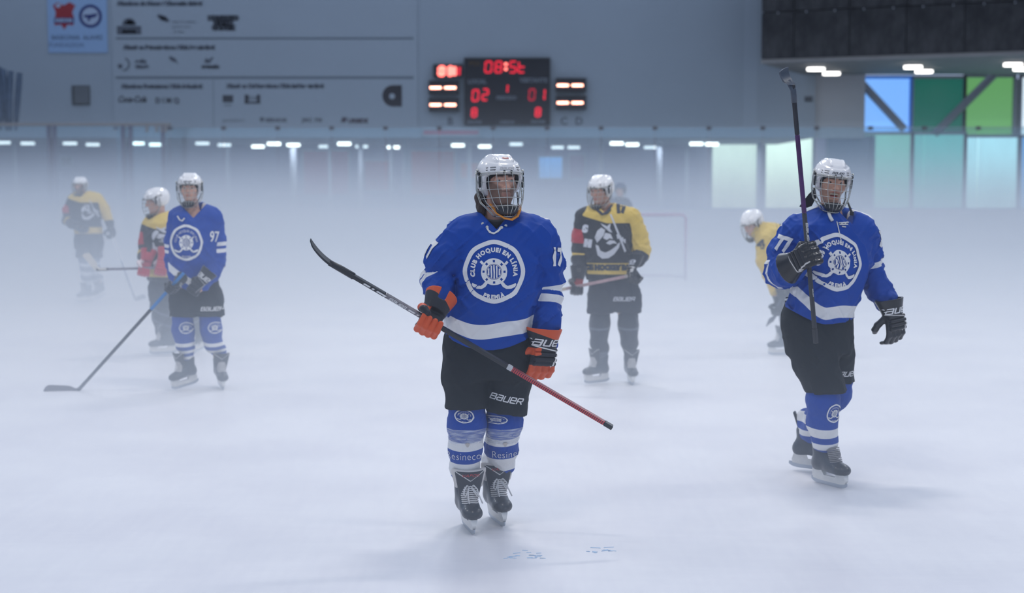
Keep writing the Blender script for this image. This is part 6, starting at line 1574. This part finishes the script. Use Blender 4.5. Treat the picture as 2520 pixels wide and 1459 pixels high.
K_p.shorts(([zk(660), zk(700), zk(725)], [q(x, 700).x for x in (1970, 1975, 1972)], [.02] * 3, [.19, .20, .19], [.17, .175, .165], 0), [([q(1960, 710, -.06), q(1948, 755, -.12)], [.125, .11]), ([q(1985, 710, .08), q(1985, 755, .03)], [.125, .11])], .016, shorts_navy, [lambda x: zk(765), lambda x: zk(765)], seed=115, amp=.005)
for km, pts, sd in ((k1, [q(1948, 750, -.12), q(1940, 780, -.15), q(1936, 815, -.12)], 117), (k2, [q(1985, 750, .03), q(1985, 780, .0), q(1988, 815, .08)], 118)):
    K_p.sock(sock_in(km, pts), [.09, .09, .076, .056, .044], .015, sock_black, sockz(zk, [(776, 784)], 0.0), seed=sd); make_skate(K_p.t, km, boot_black, True, None, False, tongue_black, lace_w)
make_helmet(K_p.t, hK, far=True, logo=None)
butt = at(1932, 715, 14.9); heel = at(1878, 850, 14.75); ax_ = (heel - butt).normalized()
butt2 = at(1932, 700, 14.95); heel2 = at(1904, 786, 14.85); ax_ = (heel2 - butt2).normalized()
for px, lf in ((1912, False), (1925, True)):
    p = butt2 + ax_ * (.09 if lf else .27) - K_p.root
    make_glove(K_p.t, glove_dark, ax_ if not lf else -ax_, (-.2 if lf else .1, .5, .8), p, lf, True, None, None, h=.009)
make_stick('dark hockey stick partly hidden behind player 77, in the hands of the bending person', heel2, butt2, Vector((-.2, .95, -.3)), (1, 0, 0), [mat('shaft_haze', (.05, .06, .08), .5), mat('shaft_haze2', (.07, .08, .11), .5)], [('shaft', .4), ('shaft', .6)], curve=.02, blade_m=MATS['blade_far'], blade_len=.25)

# dim goalkeeper figure whose head shows beside the helmet of the yellow player
W_p = Player('dim person in dark kit far behind, only the head showing beside the yellow player', 27.3, 1524)
q = W_p.L; KW = FPX / 27.3
def zw(py): return CAMH - (py - 477) / KW
tor = ([zw(y) for y in (488, 493, 502, 520, 545, 570, 585)], [q(1522, 600).x] * 7, [.03, .02, 0, 0, 0, 0, 0], [.08, .14, .22, .23, .23, .23, .23], [.08, .11, .14, .16, .17, .17, .17], 0)
armR = ([q(1500, 507), q(1495, 530, .02), q(1495, 550, -.02), q(1498, 560, -.12), q(1500, 568, -.2)], [.10, .09, .08, .075, .07]); armL = ([q(1544, 507), q(1550, 530, .02), q(1550, 550, -.02), q(1547, 560, -.12), q(1544, 568, -.2)], [.10, .09, .08, .075, .07])
hW = HM(q(1526, 468), -20, 0, 0, 1.05)
k1 = SM((q(1510, 650).x, .0, .0), -8); k2 = SM((q(1537, 650).x, .0, .0), 8)
W_p.build_body(hW, tor, [armR, armL], [leg_in(k1, q(1512, 600), q(1510, 640, -.03)), leg_in(k2, q(1534, 600), q(1537, 640, -.03))], fine=.013, neck=q(1523, 492, .03), skin=(.45, .26, .2))
W_p.jersey(tor, [armR, armL], .02, shorts_navy, lambda V, T, A, U, S: {'dark': V[0] * 0}, lambda x, y: zw(580) + 0 * x, q(1523, 492, .03), seed=131, amp=.006, shoulders=([q(1505, 498), q(1522, 493, .02), q(1540, 498)], [.09, .08, .09]), kk=.03)
W_p.shorts(([zw(575), zw(600), zw(612)], [q(1523, 600).x] * 3, [0] * 3, [.21, .22, .21], [.16, .17, .16], 0), [([q(1512, 600), q(1511, 632)], [.12, .11]), ([q(1534, 600), q(1536, 632)], [.12, .11])], .02, shorts_navy, [lambda x: zw(634), lambda x: zw(634)], seed=133, amp=.004)
for km, x_ in ((k1, 1511), (k2, 1536)):
    W_p.sock(sock_in(km, [q(x_, 625), q(x_, 645, -.02), q(x_, 665)]), [.10, .10, .085, .056, .044], .018, sock_black, sockz(zw, [(640, 642)], 0.0), seed=135); make_skate(W_p.t, km, boot_black, True, None, False, tongue_black, lace_g)
hw_ = make_helmet(W_p.t, hW, far=True, logo=None)
me_ = helmet_far_me.copy(); me_.materials.clear(); me_.materials.append(mat('helmet_navy', (.03, .05, .10), .4)); hw_.data = me_
for px, lf in ((1500, False), (1544, True)): make_glove(W_p.t, glove_dark, (1 if lf else -1, 0, 0), (0, .6, .8), q(px, 574, -.26), lf, True, None, None, h=.009, scale=1.1)
# ================================================================== haze over the ice
def fog_material():
    m = bpy.data.materials.new('haze'); m.use_nodes = True; nt = m.node_tree; N = nt.nodes; L = nt.links
    N.remove(N['Principled BSDF'])
    vs = N.new('ShaderNodeVolumeScatter'); vs.inputs['Color'].default_value = (0.82, 0.90, 1.0, 1); vs.inputs['Anisotropy'].default_value = 0.15
    L.new(vs.outputs[0], N['Material Output'].inputs['Volume'])
    g = N.new('ShaderNodeNewGeometry'); sp = N.new('ShaderNodeSeparateXYZ'); L.new(g.outputs['Position'], sp.inputs[0])
    def mth(op, a, b=None, c=None, clamp=False):
        n = N.new('ShaderNodeMath'); n.operation = op; n.use_clamp = clamp
        for i, v in enumerate((a, b, c)):
            if v is None: continue
            if isinstance(v, (int, float)): n.inputs[i].default_value = v
            else: L.new(v, n.inputs[i])
        return n.outputs[0]
    def mr(v, a, b, c, d):
        n = N.new('ShaderNodeMapRange'); n.interpolation_type = 'SMOOTHSTEP'
        L.new(v, n.inputs[0]); n.inputs[1].default_value = a; n.inputs[2].default_value = b; n.inputs[3].default_value = c; n.inputs[4].default_value = d
        return n.outputs[0]
    X, Y, Z = sp.outputs[0], sp.outputs[1], sp.outputs[2]
    inv = mr(Y, 5.0, 24.0, -1.0 / 0.62, -1.0 / FOG_H)
    hz = mth('MULTIPLY', mth('EXPONENT', mth('MULTIPLY', Z, inv)), FOG_S)
    top = mr(Z, 1.5, 3.1, 1.0, 0.0)
    near = mr(Y, 5.0, 13.0, 0.30, 1.0)
    left = mr(X, -6.0, 2.0, 1.35, 0.95)
    d = mth('MULTIPLY', mth('MULTIPLY', hz, top), mth('MULTIPLY', near, left))
    L.new(d, vs.inputs['Density'])
    return m
FOG_H = 1.3; FOG_S = 0.190
fog = MB().box((0, 24.4, 1.87), (49, 43.0, 3.7)).build('haze', fog_material(), kind='stuff')
tag(fog, 'bluish white haze lying low over the whole ice', 'haze')
